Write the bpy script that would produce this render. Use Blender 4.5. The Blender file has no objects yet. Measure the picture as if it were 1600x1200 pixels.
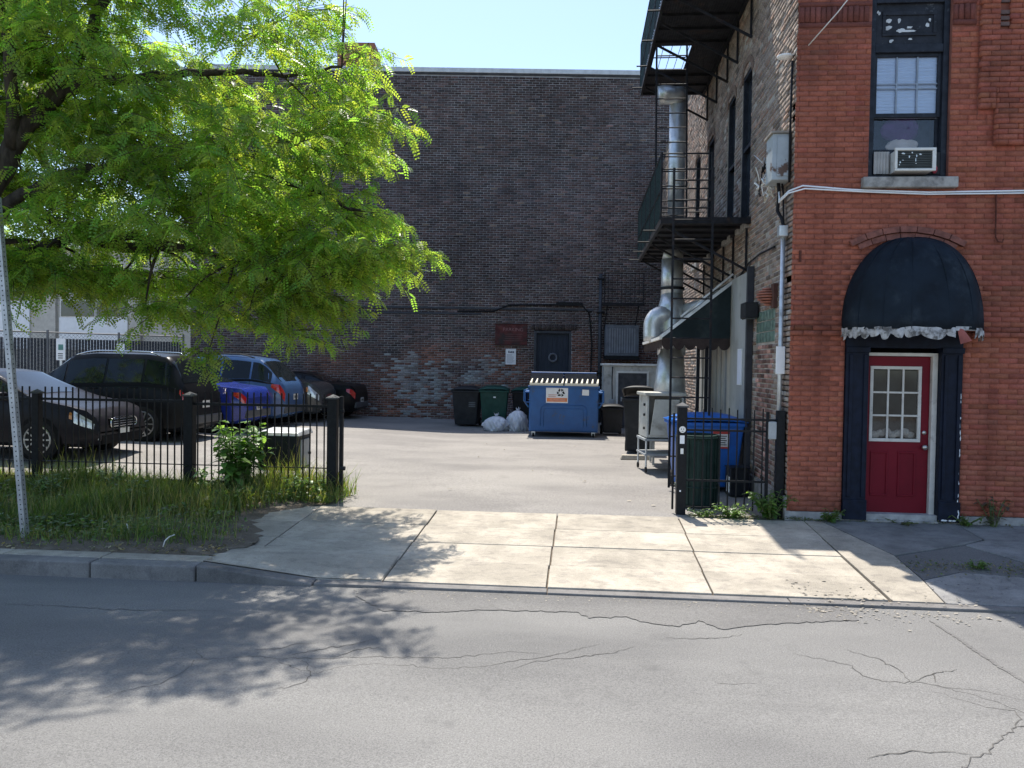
import bpy, math, random
import numpy as np
from mathutils import Matrix, Vector

random.seed(11)
rng = np.random.default_rng(11)
sc = bpy.context.scene
COL = sc.collection
PI = math.pi

# ------------------------------------------------------------------ camera
cd = bpy.data.cameras.new('camera')
cam = bpy.data.objects.new('camera', cd)
COL.objects.link(cam)
cd.sensor_width = 36.0
cd.lens = 1220 * 36.0 / 1600
cd.clip_start, cd.clip_end = 0.05, 2000
YAW, PITCH, ROLL, EYE = 0.0835, 0.025, 0.015, 1.87
_f = Vector((-math.sin(YAW) * math.cos(PITCH), math.cos(YAW) * math.cos(PITCH), -math.sin(PITCH)))
_r0 = Vector((math.cos(YAW), math.sin(YAW), 0))
_u0 = _r0.cross(_f)
_r = _r0 * math.cos(ROLL) + _u0 * math.sin(ROLL)
_u = _u0 * math.cos(ROLL) - _r0 * math.sin(ROLL)
cam.matrix_world = Matrix(((_r.x, _u.x, -_f.x, 0), (_r.y, _u.y, -_f.y, 0), (_r.z, _u.z, -_f.z, EYE), (0, 0, 0, 1)))
sc.camera = cam

# ------------------------------------------------------------------ light
SUN_TO = Vector((-0.125, 0.40, 1.0)).normalized()
el = math.asin(SUN_TO.z)
az = math.atan2(SUN_TO.x, SUN_TO.y)          # clockwise from +Y
world = bpy.data.worlds.new('World')
sc.world = world
world.use_nodes = True
wn = world.node_tree.nodes
wl = world.node_tree.links
bg = wn['Background']
sky = wn.new('ShaderNodeTexSky')
sky.sky_type = 'NISHITA'
sky.sun_disc = False
sky.sun_elevation = el
sky.sun_rotation = az
sky.altitude = 50
sky.air_density = 1.0
sky.dust_density = 0.9
sky.ozone_density = 1.5
wl.new(sky.outputs[0], bg.inputs[0])
bg.inputs[1].default_value = 0.15
sl = bpy.data.lights.new('sun', 'SUN')
sl.energy = 4.6
sl.angle = math.radians(0.53)
sl.color = (1.0, 0.94, 0.85)
so = bpy.data.objects.new('sun', sl)
COL.objects.link(so)
so.rotation_euler = SUN_TO.to_track_quat('Z', 'Y').to_euler()
so.location = (-8, 20, 40)
vs = sc.view_settings
vs.view_transform = 'Standard'
vs.look = 'None'
vs.gamma = 1
vs.use_curve_mapping = False
vs.exposure = 0.82
sc.cycles.max_bounces = 8
sc.cycles.transparent_max_bounces = 8

# ------------------------------------------------------------------ materials
MATS = {}
def nodes(name):
    m = bpy.data.materials.new(name)
    m.use_nodes = True
    nt = m.node_tree
    return m, nt, nt.nodes['Principled BSDF']

def N(nt, t, **kw):
    n = nt.nodes.new(t)
    for k, v in kw.items():
        if k.startswith('i_'):
            n.inputs[k[2:].replace('_', ' ')].default_value = v
        else:
            setattr(n, k, v)
    return n

def mixc(nt, fac, a, b, blend='MIX'):
    n = nt.nodes.new('ShaderNodeMix')
    n.data_type = 'RGBA'
    n.blend_type = blend
    for sock, val in ((n.inputs[0], fac), (n.inputs[6], a), (n.inputs[7], b)):
        if hasattr(val, 'is_output'):
            nt.links.new(val, sock)
        elif isinstance(val, (int, float)):
            sock.default_value = val
        else:
            sock.default_value = (*val, 1)
    return n.outputs[2]

def noise(nt, scale, detail=4, rough=.55, coord=None, stretch=None):
    if coord is None:
        coord = N(nt, 'ShaderNodeNewGeometry').outputs['Position']
    if stretch:
        mp = N(nt, 'ShaderNodeMapping')
        mp.inputs['Scale'].default_value = stretch
        nt.links.new(coord, mp.inputs[0])
        coord = mp.outputs[0]
    n = N(nt, 'ShaderNodeTexNoise')
    n.inputs['Scale'].default_value = scale
    n.inputs['Detail'].default_value = detail
    n.inputs['Roughness'].default_value = rough
    nt.links.new(coord, n.inputs['Vector'])
    return n.outputs['Fac']

def ramp(nt, fac, a, b):
    n = N(nt, 'ShaderNodeMapRange')
    n.inputs['From Min'].default_value = a
    n.inputs['From Max'].default_value = b
    n.interpolation_type = 'SMOOTHSTEP'
    nt.links.new(fac, n.inputs['Value'])
    return n.outputs[0]

def bump(nt, bsdf, h, strength, dist):
    b = N(nt, 'ShaderNodeBump')
    b.inputs['Strength'].default_value = strength
    b.inputs['Distance'].default_value = dist
    nt.links.new(h, b.inputs['Height'])
    nt.links.new(b.outputs[0], bsdf.inputs['Normal'])

def mat(name, col, rough=.7, metal=0.0, var=.18, scale=6, bmp=0.0, bscale=60, dirt=None, dscale=1.6, dlo=.5, dhi=.7,
        coat=0.0, spec=None, stretch=None, rvar=0.0, fine=0.0):
    """plain surface: colour varied by noise, optional dirt patches and fine relief"""
    if spec is None: spec = .5 if max(col) > .1 or coat else .18
    if name in MATS:
        return MATS[name]
    m, nt, b = nodes(name)
    a = tuple(c * (1 - var) for c in col)
    c2 = tuple(min(1, c * (1 + var)) for c in col)
    n1 = noise(nt, scale, 5, .6, stretch=stretch)
    c = mixc(nt, ramp(nt, n1, .3, .7), a, c2)
    if fine:
        n3 = noise(nt, 90, 3, .7)
        c = mixc(nt, fine, c, mixc(nt, ramp(nt, n3, .35, .65), tuple(x * .45 for x in col), tuple(min(1, x * 1.6) for x in col)))
    if dirt:
        n2 = noise(nt, dscale, 6, .65)
        c = mixc(nt, ramp(nt, n2, dlo, dhi), c, dirt)
    nt.links.new(c, b.inputs['Base Color'])
    b.inputs['Roughness'].default_value = rough
    if rvar:
        mr = N(nt, 'ShaderNodeMapRange')
        mr.inputs['To Min'].default_value = max(.02, rough - rvar)
        mr.inputs['To Max'].default_value = min(1, rough + rvar)
        nt.links.new(noise(nt, scale * 1.7, 4), mr.inputs['Value'])
        nt.links.new(mr.outputs[0], b.inputs['Roughness'])
    b.inputs['Metallic'].default_value = metal
    b.inputs['Coat Weight'].default_value = coat
    b.inputs['Coat Roughness'].default_value = .04
    b.inputs['Specular IOR Level'].default_value = spec
    if bmp:
        bump(nt, b, noise(nt, bscale, 4, .6), bmp, .01)
    MATS[name] = m
    return m

def brick_mat(name, bmp=.35, grime=None, gscale=.9, glo=.48, ghi=.75, streak=None, lo=.62, hi=1.35):
    m, nt, b = nodes(name)
    at = N(nt, 'ShaderNodeAttribute', attribute_name='tint')
    n1 = noise(nt, 45, 5, .7)
    c = mixc(nt, ramp(nt, n1, .25, .75), (lo, lo, lo), (hi, hi, hi))
    c = mixc(nt, 1.0, at.outputs['Color'], c, 'MULTIPLY')
    if streak:
        c = mixc(nt, ramp(nt, noise(nt, 1.6, 5, .6, stretch=(2.2, 2.2, .22)), .46, .72), c, mixc(nt, 1.0, c, streak, 'MULTIPLY'))
    if grime:
        c = mixc(nt, ramp(nt, noise(nt, gscale, 6, .62), glo, ghi), c, mixc(nt, .5, c, grime))
    nt.links.new(c, b.inputs['Base Color'])
    b.inputs['Roughness'].default_value = .88
    b.inputs['Specular IOR Level'].default_value = .25
    bump(nt, b, n1, bmp, .006)
    MATS[name] = m
    return m

def leaf_mat(name, trans=.5, tint=(1.25, 1.15, .35)):
    m, nt, b = nodes(name)
    at = N(nt, 'ShaderNodeAttribute', attribute_name='tint')
    b.inputs['Roughness'].default_value = .38
    b.inputs['Specular IOR Level'].default_value = .45
    nt.links.new(at.outputs['Color'], b.inputs['Base Color'])
    tr = N(nt, 'ShaderNodeBsdfTranslucent')
    tc = mixc(nt, 1.0, at.outputs['Color'], tuple(t * 3.4 for t in tint), 'MULTIPLY')
    nt.links.new(tc, tr.inputs[0])
    ms = N(nt, 'ShaderNodeMixShader')
    ms.inputs[0].default_value = trans
    nt.links.new(b.outputs[0], ms.inputs[1])
    nt.links.new(tr.outputs[0], ms.inputs[2])
    nt.links.new(ms.outputs[0], nt.nodes['Material Output'].inputs[0])
    MATS[name] = m
    return m

def glass_mat(name, col=(.02, .025, .03), rough=.04, spec=.8):
    m, nt, b = nodes(name)
    n1 = noise(nt, 3, 4)
    nt.links.new(mixc(nt, ramp(nt, n1, .3, .7), tuple(c * .7 for c in col), tuple(c * 1.3 for c in col)), b.inputs['Base Color'])
    b.inputs['Roughness'].default_value = rough
    b.inputs['Specular IOR Level'].default_value = spec
    MATS[name] = m
    return m

def clear_glass(name):
    m, nt, b = nodes(name)
    tr = N(nt, 'ShaderNodeBsdfTransparent')
    gl = N(nt, 'ShaderNodeBsdfGlossy')
    gl.inputs['Roughness'].default_value = .03
    tr.inputs[0].default_value = (.97, .98, .99, 1)
    fr = N(nt, 'ShaderNodeFresnel')
    fr.inputs[0].default_value = 1.5
    ms = N(nt, 'ShaderNodeMixShader')
    nt.links.new(fr.outputs[0], ms.inputs[0])
    nt.links.new(tr.outputs[0], ms.inputs[1])
    nt.links.new(gl.outputs[0], ms.inputs[2])
    nt.links.new(ms.outputs[0], nt.nodes['Material Output'].inputs[0])
    MATS[name] = m
    return m

# ------------------------------------------------------------------ mesh helpers
WL = {}          # object name -> world offset of its local frame
def _props(o, label=None, cat=None, group=None, kind=None, category=None):
    cat = cat or category
    if label: o['label'] = label
    if cat: o['category'] = cat
    if group: o['group'] = group
    if kind: o['kind'] = kind
    return o

def thing(name, label, cat, loc=(0, 0, 0), rz=0.0, group=None):
    o = bpy.data.objects.new(name, None)
    o.empty_display_size = .2
    COL.objects.link(o)
    o.location = loc
    o.rotation_euler = (0, 0, rz)
    WL[o.name] = Vector(loc)
    return _props(o, label, cat, group)

def link(name, me, parent=None):
    o = bpy.data.objects.new(name, me)
    COL.objects.link(o)
    if parent is not None:
        o.parent = parent
        WL[o.name] = WL.get(parent.name, Vector((0, 0, 0)))
    else:
        WL[o.name] = Vector((0, 0, 0))
    return o

class MB:
    def __init__(s):
        s.v, s.f = [], []
    def add(s, vs, fs):
        o = len(s.v)
        s.v += [tuple(v) for v in vs]
        s.f += [tuple(i + o for i in f) for f in fs]
        return s
    def box(s, x0, x1, y0, y1, z0, z1):
        return s.add([(x0, y0, z0), (x1, y0, z0), (x1, y1, z0), (x0, y1, z0), (x0, y0, z1), (x1, y0, z1), (x1, y1, z1), (x0, y1, z1)],
                     [(0, 3, 2, 1), (4, 5, 6, 7), (0, 1, 5, 4), (1, 2, 6, 5), (2, 3, 7, 6), (3, 0, 4, 7)])
    def hexa(s, lo, hi):
        """lo, hi: four corners each, same winding"""
        return s.add(list(lo) + list(hi), [(0, 3, 2, 1), (4, 5, 6, 7), (0, 1, 5, 4), (1, 2, 6, 5), (2, 3, 7, 6), (3, 0, 4, 7)])
    def cyl(s, p, q, r, n=8, r2=None, caps=True):
        p, q = Vector(p), Vector(q)
        d = (q - p)
        if d.length < 1e-6: return s
        d.normalize()
        a = d.orthogonal().normalized()
        b = d.cross(a)
        r2 = r if r2 is None else r2
        vs = []
        for c, rr in ((p, r), (q, r2)):
            for i in range(n):
                t = 2 * PI * i / n
                vs.append(c + a * math.cos(t) * rr + b * math.sin(t) * rr)
        fs = [(i, (i + 1) % n, n + (i + 1) % n, n + i) for i in range(n)]
        if caps: fs += [tuple(range(n))[::-1], tuple(range(n, 2 * n))]
        return s.add(vs, fs)
    def tube(s, pts, r, n=6):
        pts = [Vector(p) for p in pts]
        rr = r if isinstance(r, (list, tuple)) else [r] * len(pts)
        vs, fs = [], []
        a = None
        for i, p in enumerate(pts):
            d = (pts[min(i + 1, len(pts) - 1)] - pts[max(i - 1, 0)]).normalized()
            if a is None: a = d.orthogonal().normalized()
            a = (a - d * a.dot(d)).normalized()
            b = d.cross(a)
            for k in range(n):
                t = 2 * PI * k / n
                vs.append(p + a * math.cos(t) * rr[i] + b * math.sin(t) * rr[i])
        for i in range(len(pts) - 1):
            for k in range(n):
                fs.append((i * n + k, i * n + (k + 1) % n, (i + 1) * n + (k + 1) % n, (i + 1) * n + k))
        fs += [tuple(range(n))[::-1], tuple(range((len(pts) - 1) * n, len(pts) * n))]
        return s.add(vs, fs)
    def bar(s, p, q, w, h):
        """rectangular bar from p to q, w across (horizontal), h the other way"""
        p, q = Vector(p), Vector(q)
        d = (q - p).normalized()
        a = d.cross(Vector((0, 0, 1)))
        if a.length < 1e-4: a = Vector((1, 0, 0))
        a.normalize()
        b = d.cross(a)
        c = [(-w / 2, -h / 2), (w / 2, -h / 2), (w / 2, h / 2), (-w / 2, h / 2)]
        return s.hexa([p + a * i + b * j for i, j in c], [q + a * i + b * j for i, j in c])
    def prism(s, poly, fn, d0, d1):
        """poly of (u,v); fn(u,v,d)->xyz"""
        n = len(poly)
        vs = [fn(u, v, d0) for u, v in poly] + [fn(u, v, d1) for u, v in poly]
        return s.add(vs, [tuple(range(n))[::-1], tuple(range(n, 2 * n))] + [(i, (i + 1) % n, n + (i + 1) % n, n + i) for i in range(n)])
    def lathe(s, prof, c, n=16):
        c = Vector(c)
        vs, fs = [], []
        for r, z in prof:
            for i in range(n):
                t = 2 * PI * i / n
                vs.append(c + Vector((r * math.cos(t), r * math.sin(t), z)))
        for j in range(len(prof) - 1):
            for i in range(n):
                fs.append((j * n + i, j * n + (i + 1) % n, (j + 1) * n + (i + 1) % n, (j + 1) * n + i))
        fs += [tuple(range(n))[::-1], tuple(range((len(prof) - 1) * n, len(prof) * n))]
        return s.add(vs, fs)
    def grid(s, rows):
        """rows: list of equal-length point rows"""
        n = len(rows[0])
        vs = [p for r in rows for p in r]
        fs = [(j * n + i, j * n + i + 1, (j + 1) * n + i + 1, (j + 1) * n + i) for j in range(len(rows) - 1) for i in range(n - 1)]
        return s.add(vs, fs)
    def build(s, name, m, parent=None, smooth=False, bevel=0.0, local=False, solid=0.0, **pr):
        off = Vector((0, 0, 0)) if (local or parent is None) else WL[parent.name]
        me = bpy.data.meshes.new(name)
        me.from_pydata([(v[0] - off[0], v[1] - off[1], v[2] - off[2]) for v in s.v], [], s.f)
        me.materials.append(m)
        me.update()
        o = link(name, me, parent)
        if smooth:
            me.polygons.foreach_set('use_smooth', [True] * len(me.polygons))
        if solid:
            md = o.modifiers.new('solid', 'SOLIDIFY'); md.thickness = solid; md.offset = 0
        if bevel:
            md = o.modifiers.new('bevel', 'BEVEL'); md.width = bevel; md.segments = 2; md.limit_method = 'ANGLE'
        return _props(o, **pr)

def np_mesh(name, V, F, m, parent=None, tint=None, smooth=False, **pr):
    """V (n,3), F (k,4) quads, tint (k,3) per face"""
    off = np.array(WL[parent.name]) if parent is not None else np.zeros(3)
    me = bpy.data.meshes.new(name)
    V = np.asarray(V, np.float32) - off.astype(np.float32)
    F = np.asarray(F, np.int32)
    k = F.shape[1]
    me.vertices.add(len(V)); me.vertices.foreach_set('co', V.ravel())
    me.loops.add(F.size); me.loops.foreach_set('vertex_index', F.ravel())
    me.polygons.add(len(F)); me.polygons.foreach_set('loop_start', np.arange(0, F.size, k, dtype=np.int32))
    me.update(calc_edges=True)
    if tint is not None:
        at = me.color_attributes.new('tint', 'FLOAT_COLOR', 'CORNER')
        c = np.ones((F.size, 4), np.float32)
        c[:, :3] = np.repeat(np.asarray(tint, np.float32), k, axis=0)
        at.data.foreach_set('color', c.ravel())
    if smooth:
        me.polygons.foreach_set('use_smooth', np.ones(len(F), bool))
    me.materials.append(m)
    o = link(name, me, parent)
    return _props(o, **pr)

def text(name, body, size, loc, m, parent=None, rot=(PI / 2, 0, 0), **pr):
    cu = bpy.data.curves.new(name, 'FONT')
    cu.body = body
    cu.size = size
    cu.extrude = .001
    cu.align_x = 'CENTER'; cu.align_y = 'CENTER'
    t = bpy.data.objects.new(name + '_curve', cu)
    me = bpy.data.meshes.new_from_object(t)
    bpy.data.objects.remove(t)
    me.materials.clear(); me.materials.append(m)
    o = link(name, me, parent)
    o.location = Vector(loc) - WL[o.name]
    o.rotation_euler = rot
    return _props(o, **pr)

# common materials
M_black = mat('black_painted_iron', (.009, .010, .012), .5, var=.3, scale=20, dirt=(.03, .024, .02), dscale=14, dlo=.62, dhi=.8, bmp=.15, bscale=120)
M_rustblk = mat('weathered_iron', (.018, .019, .023), .6, var=.4, scale=9, dirt=(.05, .032, .025), dscale=5, dlo=.55, dhi=.75, bmp=.2)
M_galv = mat('galvanised_steel', (.58, .60, .61), .38, .6, var=.18, scale=7, dirt=(.30, .29, .27), dscale=3, dlo=.55, dhi=.8, rvar=.1, bmp=.12, bscale=18)
M_steelgrey = mat('grey_painted_steel', (.33, .35, .36), .5, var=.15, dirt=(.16, .12, .09), dscale=6, dlo=.58, dhi=.75)
M_white = mat('white_paint', (.72, .71, .67), .55, var=.08, dirt=(.38, .35, .3), dscale=4, dlo=.58, dhi=.8)
M_whiteclean = mat('white_print', (.78, .79, .8), .5, var=.05)
M_ink = mat('black_ink', (.015, .015, .018), .6, var=.1)
M_orange = mat('orange_print', (.75, .22, .07), .5, var=.12)
M_redprint = mat('red_print', (.5, .05, .04), .5, var=.12)
M_navy = mat('navy_wood_paint', (.007, .011, .024), .55, var=.3, scale=10, dirt=(.022, .026, .034), dscale=9, dlo=.6, dhi=.78, bmp=.15, bscale=50)
M_rubber = mat('tyre_rubber', (.02, .02, .021), .8, var=.2)
M_darkplastic = mat('dark_plastic', (.025, .027, .03), .5, var=.2, bmp=.05)
M_bark = mat('bark', (.055, .045, .037), .9, var=.4, scale=14, bmp=.8, bscale=35, stretch=(1, 1, .3))
M_stem = mat('green_stem', (.10, .13, .04), .7, var=.25)
M_sill = mat('sill_stone', (.30, .29, .27), .85, var=.3, scale=9, bmp=.4, bscale=40, dirt=(.12, .115, .11), dscale=5, dlo=.5, dhi=.7)

# ================================================================== THE SETTING
def lotz(x, y):
    return .03 * min(max(-x - 3.2, 0), 6) * min(max((y - 10.6) / 3, 0), 1)

def asphalt_mat(name, col, lightc, scale_agg, patchy=.35, stain=(.08, .078, .074), trk_st=(.12, 1.2, 1)):
    m, nt, b = nodes(name)
    agg = noise(nt, scale_agg, 2, .8)
    agg2 = noise(nt, scale_agg * 3.1, 2, .6)
    c = mixc(nt, ramp(nt, agg, .3, .7), tuple(x * .72 for x in col), tuple(x * 1.22 for x in col))
    c = mixc(nt, ramp(nt, agg2, .56, .70), c, lightc)
    trk = noise(nt, 1.1, 3, .5, stretch=trk_st)
    c = mixc(nt, ramp(nt, trk, .40, .64), c, mixc(nt, 1.0, c, (.91, .91, .915), 'MULTIPLY'))
    big = noise(nt, .55, 5, .6, stretch=(.6, 1.2, 1))
    c = mixc(nt, ramp(nt, big, .35, .7), c, mixc(nt, 1.0, c, (1 - patchy, 1 - patchy, 1 - patchy * .95), 'MULTIPLY'))
    st = noise(nt, 1.9, 7, .7)
    stm = N(nt, 'ShaderNodeMath', operation='MULTIPLY'); stm.inputs[1].default_value = .55
    nt.links.new(ramp(nt, st, .57, .74), stm.inputs[0])
    c = mixc(nt, stm.outputs[0], c, stain)
    nt.links.new(c, b.inputs['Base Color'])
    b.inputs['Roughness'].default_value = .9
    b.inputs['Specular IOR Level'].default_value = .25
    bump(nt, b, agg, .5, .008)
    MATS[name] = m
    return m

def concrete_mat(name, col, stain, crackc=(.2, .19, .17)):
    m, nt, b = nodes(name)
    n1 = noise(nt, 2.2, 7, .68)
    n2 = noise(nt, 130, 3, .7)
    n3 = noise(nt, .9, 5, .6)
    n4 = noise(nt, 9, 6, .75)
    c = mixc(nt, ramp(nt, n1, .34, .66), tuple(x * .70 for x in col), tuple(min(1, x * 1.18) for x in col))
    c = mixc(nt, ramp(nt, n3, .48, .70), c, stain)
    n5 = noise(nt, 1.3, 6, .7, stretch=(.35, 2.2, 1))
    c = mixc(nt, ramp(nt, n5, .55, .75), c, tuple(x * .72 for x in col))
    c = mixc(nt, ramp(nt, n4, .58, .78), c, tuple(x * .6 for x in col))
    c = mixc(nt, ramp(nt, noise(nt, 26, 2, .5), .73, .77), c, tuple(x * .35 for x in col))
    c = mixc(nt, .3, c, mixc(nt, ramp(nt, n2, .35, .65), tuple(x * .5 for x in col), tuple(min(1, x * 1.4) for x in col)))
    n6 = noise(nt, 5.5, 6, .75, stretch=(1, 1.8, 1))
    c = mixc(nt, ramp(nt, n6, .50, .62), c, mixc(nt, 1.0, c, (.80, .80, .82), 'MULTIPLY'))
    n7 = noise(nt, 3.1, 7, .78)
    c = mixc(nt, ramp(nt, n7, .60, .68), c, mixc(nt, 1.0, c, (1.18, 1.17, 1.15), 'MULTIPLY'))
    oi = N(nt, 'ShaderNodeObjectInfo')
    rnd = N(nt, 'ShaderNodeMapRange')
    rnd.inputs['To Min'].default_value = .84
    rnd.inputs['To Max'].default_value = 1.08
    nt.links.new(oi.outputs['Random'], rnd.inputs['Value'])
    cmb = N(nt, 'ShaderNodeCombineColor')
    for q in range(3): nt.links.new(rnd.outputs[0], cmb.inputs[q])
    c = mixc(nt, 1.0, c, cmb.outputs[0], 'MULTIPLY')
    nt.links.new(c, b.inputs['Base Color'])
    b.inputs['Roughness'].default_value = .9
    b.inputs['Specular IOR Level'].default_value = .25
    bump(nt, b, n2, .3, .006)
    MATS[name] = m
    return m

M_road = asphalt_mat('road_asphalt', (.185, .181, .172), (.33, .325, .31), 85, .25, (.105, .103, .10))
M_patch = asphalt_mat('patch_asphalt', (.165, .160, .152), (.27, .265, .255), 85, .3)
M_lot = asphalt_mat('lot_asphalt', (.25, .236, .218), (.40, .38, .35), 45, .25, (.13, .12, .11), (.5, .8, 1))
M_conc = concrete_mat('beige_walk_concrete', (.405, .365, .30), (.30, .27, .222))  # paler, beige one of the two walk concretes
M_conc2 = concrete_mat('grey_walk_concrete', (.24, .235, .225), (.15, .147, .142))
M_kerb = concrete_mat('kerb_concrete', (.21, .20, .19), (.13, .126, .12))
M_soil = mat('soil', (.12, .095, .07), .95, var=.4, scale=8, bmp=1.0, bscale=45, dirt=(.20, .17, .13), dscale=5, dlo=.5, dhi=.7, fine=.5)
M_crack = mat('crack_tar', (.10, .096, .09), .95, var=.3)  # dark tar of the road cracks

g = MB().add([(-400, -300, -.32), (400, -300, -.32), (400, 600, -.32), (-400, 600, -.32)], [(0, 1, 2, 3)])
g.build('ground', M_soil, kind='structure')

# road: gently crowned sheet
rows = []
for j in range(15):
    y = -12 + j * (18.99) / 14
    z = -.2 + .05 * (1 - ((y + 1) / 8.0) ** 2) if y < 6 else -.2
    z = -.2 + max(0, min(.03, (5.2 - y) * .012))
    rows.append([(x, y, z) for x in np.linspace(-60, 60, 25)])
road = MB().grid(rows).build('road', M_road, kind='structure', smooth=True)

def roadz(y):
    return -.2 + max(0, min(.03, (5.2 - y) * .012))

# dark newer patch along the gutter, and the cracks
PATCH = [(-1.92, 6.71), (-1.57, 6.34), (-1.09, 6.37), (-.73, 6.49), (-.51, 6.48), (.02, 6.52), (.13, 6.38), (.44, 6.44), (.59, 6.32), (.84, 6.27), (1.03, 6.41), (1.18, 6.22), (1.46, 6.37), (1.9, 6.5), (2.4, 6.62), (2.4, 6.95), (.9, 6.95), (-1.92, 6.95)]
fine = []
for i in range(9):
    a, b = PATCH[i + (0)], PATCH[i + 1]
bot = PATCH[:15]
dense = []
for a, b in zip(bot[:-1], bot[1:]):
    n = max(2, int(math.dist(a, b) / .04))
    for k in range(n):
        t = k / n
        dense.append((a[0] + (b[0] - a[0]) * t + random.uniform(-.012, .012), a[1] + (b[1] - a[1]) * t + random.uniform(-.02, .02)))
mb = MB()
for a, b in zip(dense[:-1], dense[1:]):
    mb.add([(a[0], a[1], -.194), (b[0], b[1], -.194), (b[0], 6.965, -.194), (a[0], 6.965, -.194)], [(0, 1, 2, 3)])
mb.build('asphalt_patch', M_patch, road)

CR = [[(-2.84,4.47),(-2.75,4.59),(-2.61,4.71),(-2.57,4.87),(-2.56,5.01),(-2.59,5.12),(-2.37,5.2),(-2.21,5.25),(-2.06,5.23),(-1.77,5.25),(-1.45,5.33),(-0.87,5.38),(-0.46,5.55),(-0.2,5.54)],[(-2.67,5.29),(-2.5,5.13)],[(-1.87,4.68),(-1.77,4.77),(-1.71,4.87),(-1.72,5.0),(-1.76,5.05),(-1.82,5.19),(-1.87,5.21)],[(-1.72,5.0),(-1.5,5.17),(-1.33,5.22),(-1.09,5.21),(-0.84,5.19),(-0.63,5.25),(-0.42,5.37),(-0.14,5.52),(0.02,5.65),(0.19,5.78)],[(-2.01,5.16),(-1.89,5.08),(-1.76,5.03)],[(-2.26,5.38),(-2.09,5.41),(-2.01,5.52),(-1.88,5.55)],[(-1.99,5.29),(-1.81,5.43),(-1.61,5.55),(-1.46,5.69)],[(-1.67,5.29),(-1.54,5.47),(-1.4,5.53)],[(-0.41,5.22),(-0.29,5.37),(0.02,5.51),(0.25,5.6),(0.45,5.77)],[(1.58,5.79),(1.94,5.59),(1.95,5.42),(2.06,5.33),(2.23,5.34),(2.39,5.29),(2.54,5.18),(2.65,5.06),(2.73,4.93),(2.8,4.73)],[(2.02,5.88),(2.19,5.74),(2.25,5.49),(2.23,5.34)],[(2.22,5.32),(2.43,5.48),(2.66,5.61)],[(2.31,5.21),(2.43,5.08),(2.54,4.99),(2.69,4.95),(2.66,4.84),(2.52,4.66),(2.38,4.53),(2.25,4.37),(2.13,4.3),(2.07,4.23),(1.91,4.04)],[(1.57,4.22),(1.74,4.32),(1.88,4.33),(2.05,4.36),(2.15,4.34)],[(2.47,5.52),(2.4,5.35)],[(2.38,5.28),(2.67,5.25),(2.84,5.12)],[(2.59,4.71),(2.77,4.81)],[(-4.78,6.11),(-4.29,6.12),(-3.79,6.09),(-3.24,6.14),(-2.87,6.17)],[(0.7,5.98),(0.9,5.99),(1.2,6.07),(1.31,6.15)],[(0.94,5.14),(1.2,5.19)]]
SEAM = [[(2.94,6.68),(2.97,6.23),(2.98,5.78),(3.01,5.43),(3.01,5.1)]]
def crack_strip(mb, L, w0, jit=.02, dz=.004):
    pts = []
    for a, b in zip(L[:-1], L[1:]):
        n = max(2, int(math.dist(a, b) / .035))
        for k in range(n):
            t = k / n
            pts.append((a[0] + (b[0] - a[0]) * t + random.gauss(0, jit * .35), a[1] + (b[1] - a[1]) * t + random.gauss(0, jit * .5)))
    pts.append(L[-1])
    n = len(pts)
    for i in range(n - 1):
        (x0, y0), (x1, y1) = pts[i], pts[i + 1]
        d = math.hypot(x1 - x0, y1 - y0) or 1
        nx, ny = -(y1 - y0) / d, (x1 - x0) / d
        e0 = w0 * (.35 + .65 * math.sin(PI * min(1, (i + 1) / n))) * (.6 + .8 * abs(math.sin(i * 1.7)))
        e1 = w0 * (.35 + .65 * math.sin(PI * min(1, (i + 2) / n))) * (.6 + .8 * abs(math.sin(i * 1.7 + 1.7)))
        z = roadz(y0) + dz
        mb.add([(x0 - nx * e0, y0 - ny * e0, z), (x0 + nx * e0, y0 + ny * e0, z), (x1 + nx * e1, y1 + ny * e1, z), (x1 - nx * e1, y1 - ny * e1, z)], [(0, 1, 2, 3)])
for L in CR:
    mb = MB(); crack_strip(mb, L, .0034); mb.build('road_crack', M_crack, road)
for L in SEAM:
    mb = MB(); crack_strip(mb, L, .016, .01); mb.build('road_seam', M_patch, road)

# car park surface
rows = []
ys = np.concatenate([np.linspace(9.78, 14, 18), np.linspace(14.8, 27.5, 18)])
for y in ys:
    rows.append([(x, y + (.05 * math.sin(x * 2.3) if y < 9.8 else 0), lotz(x, y) + .012 * math.sin(x * 1.1 + y * .7) - .012 - (.012 if y < 9.9 else 0)) for x in np.linspace(-30, 9, 60)])
lot = MB().grid(rows).build('car_park', M_lot, kind='structure', smooth=True)

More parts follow.
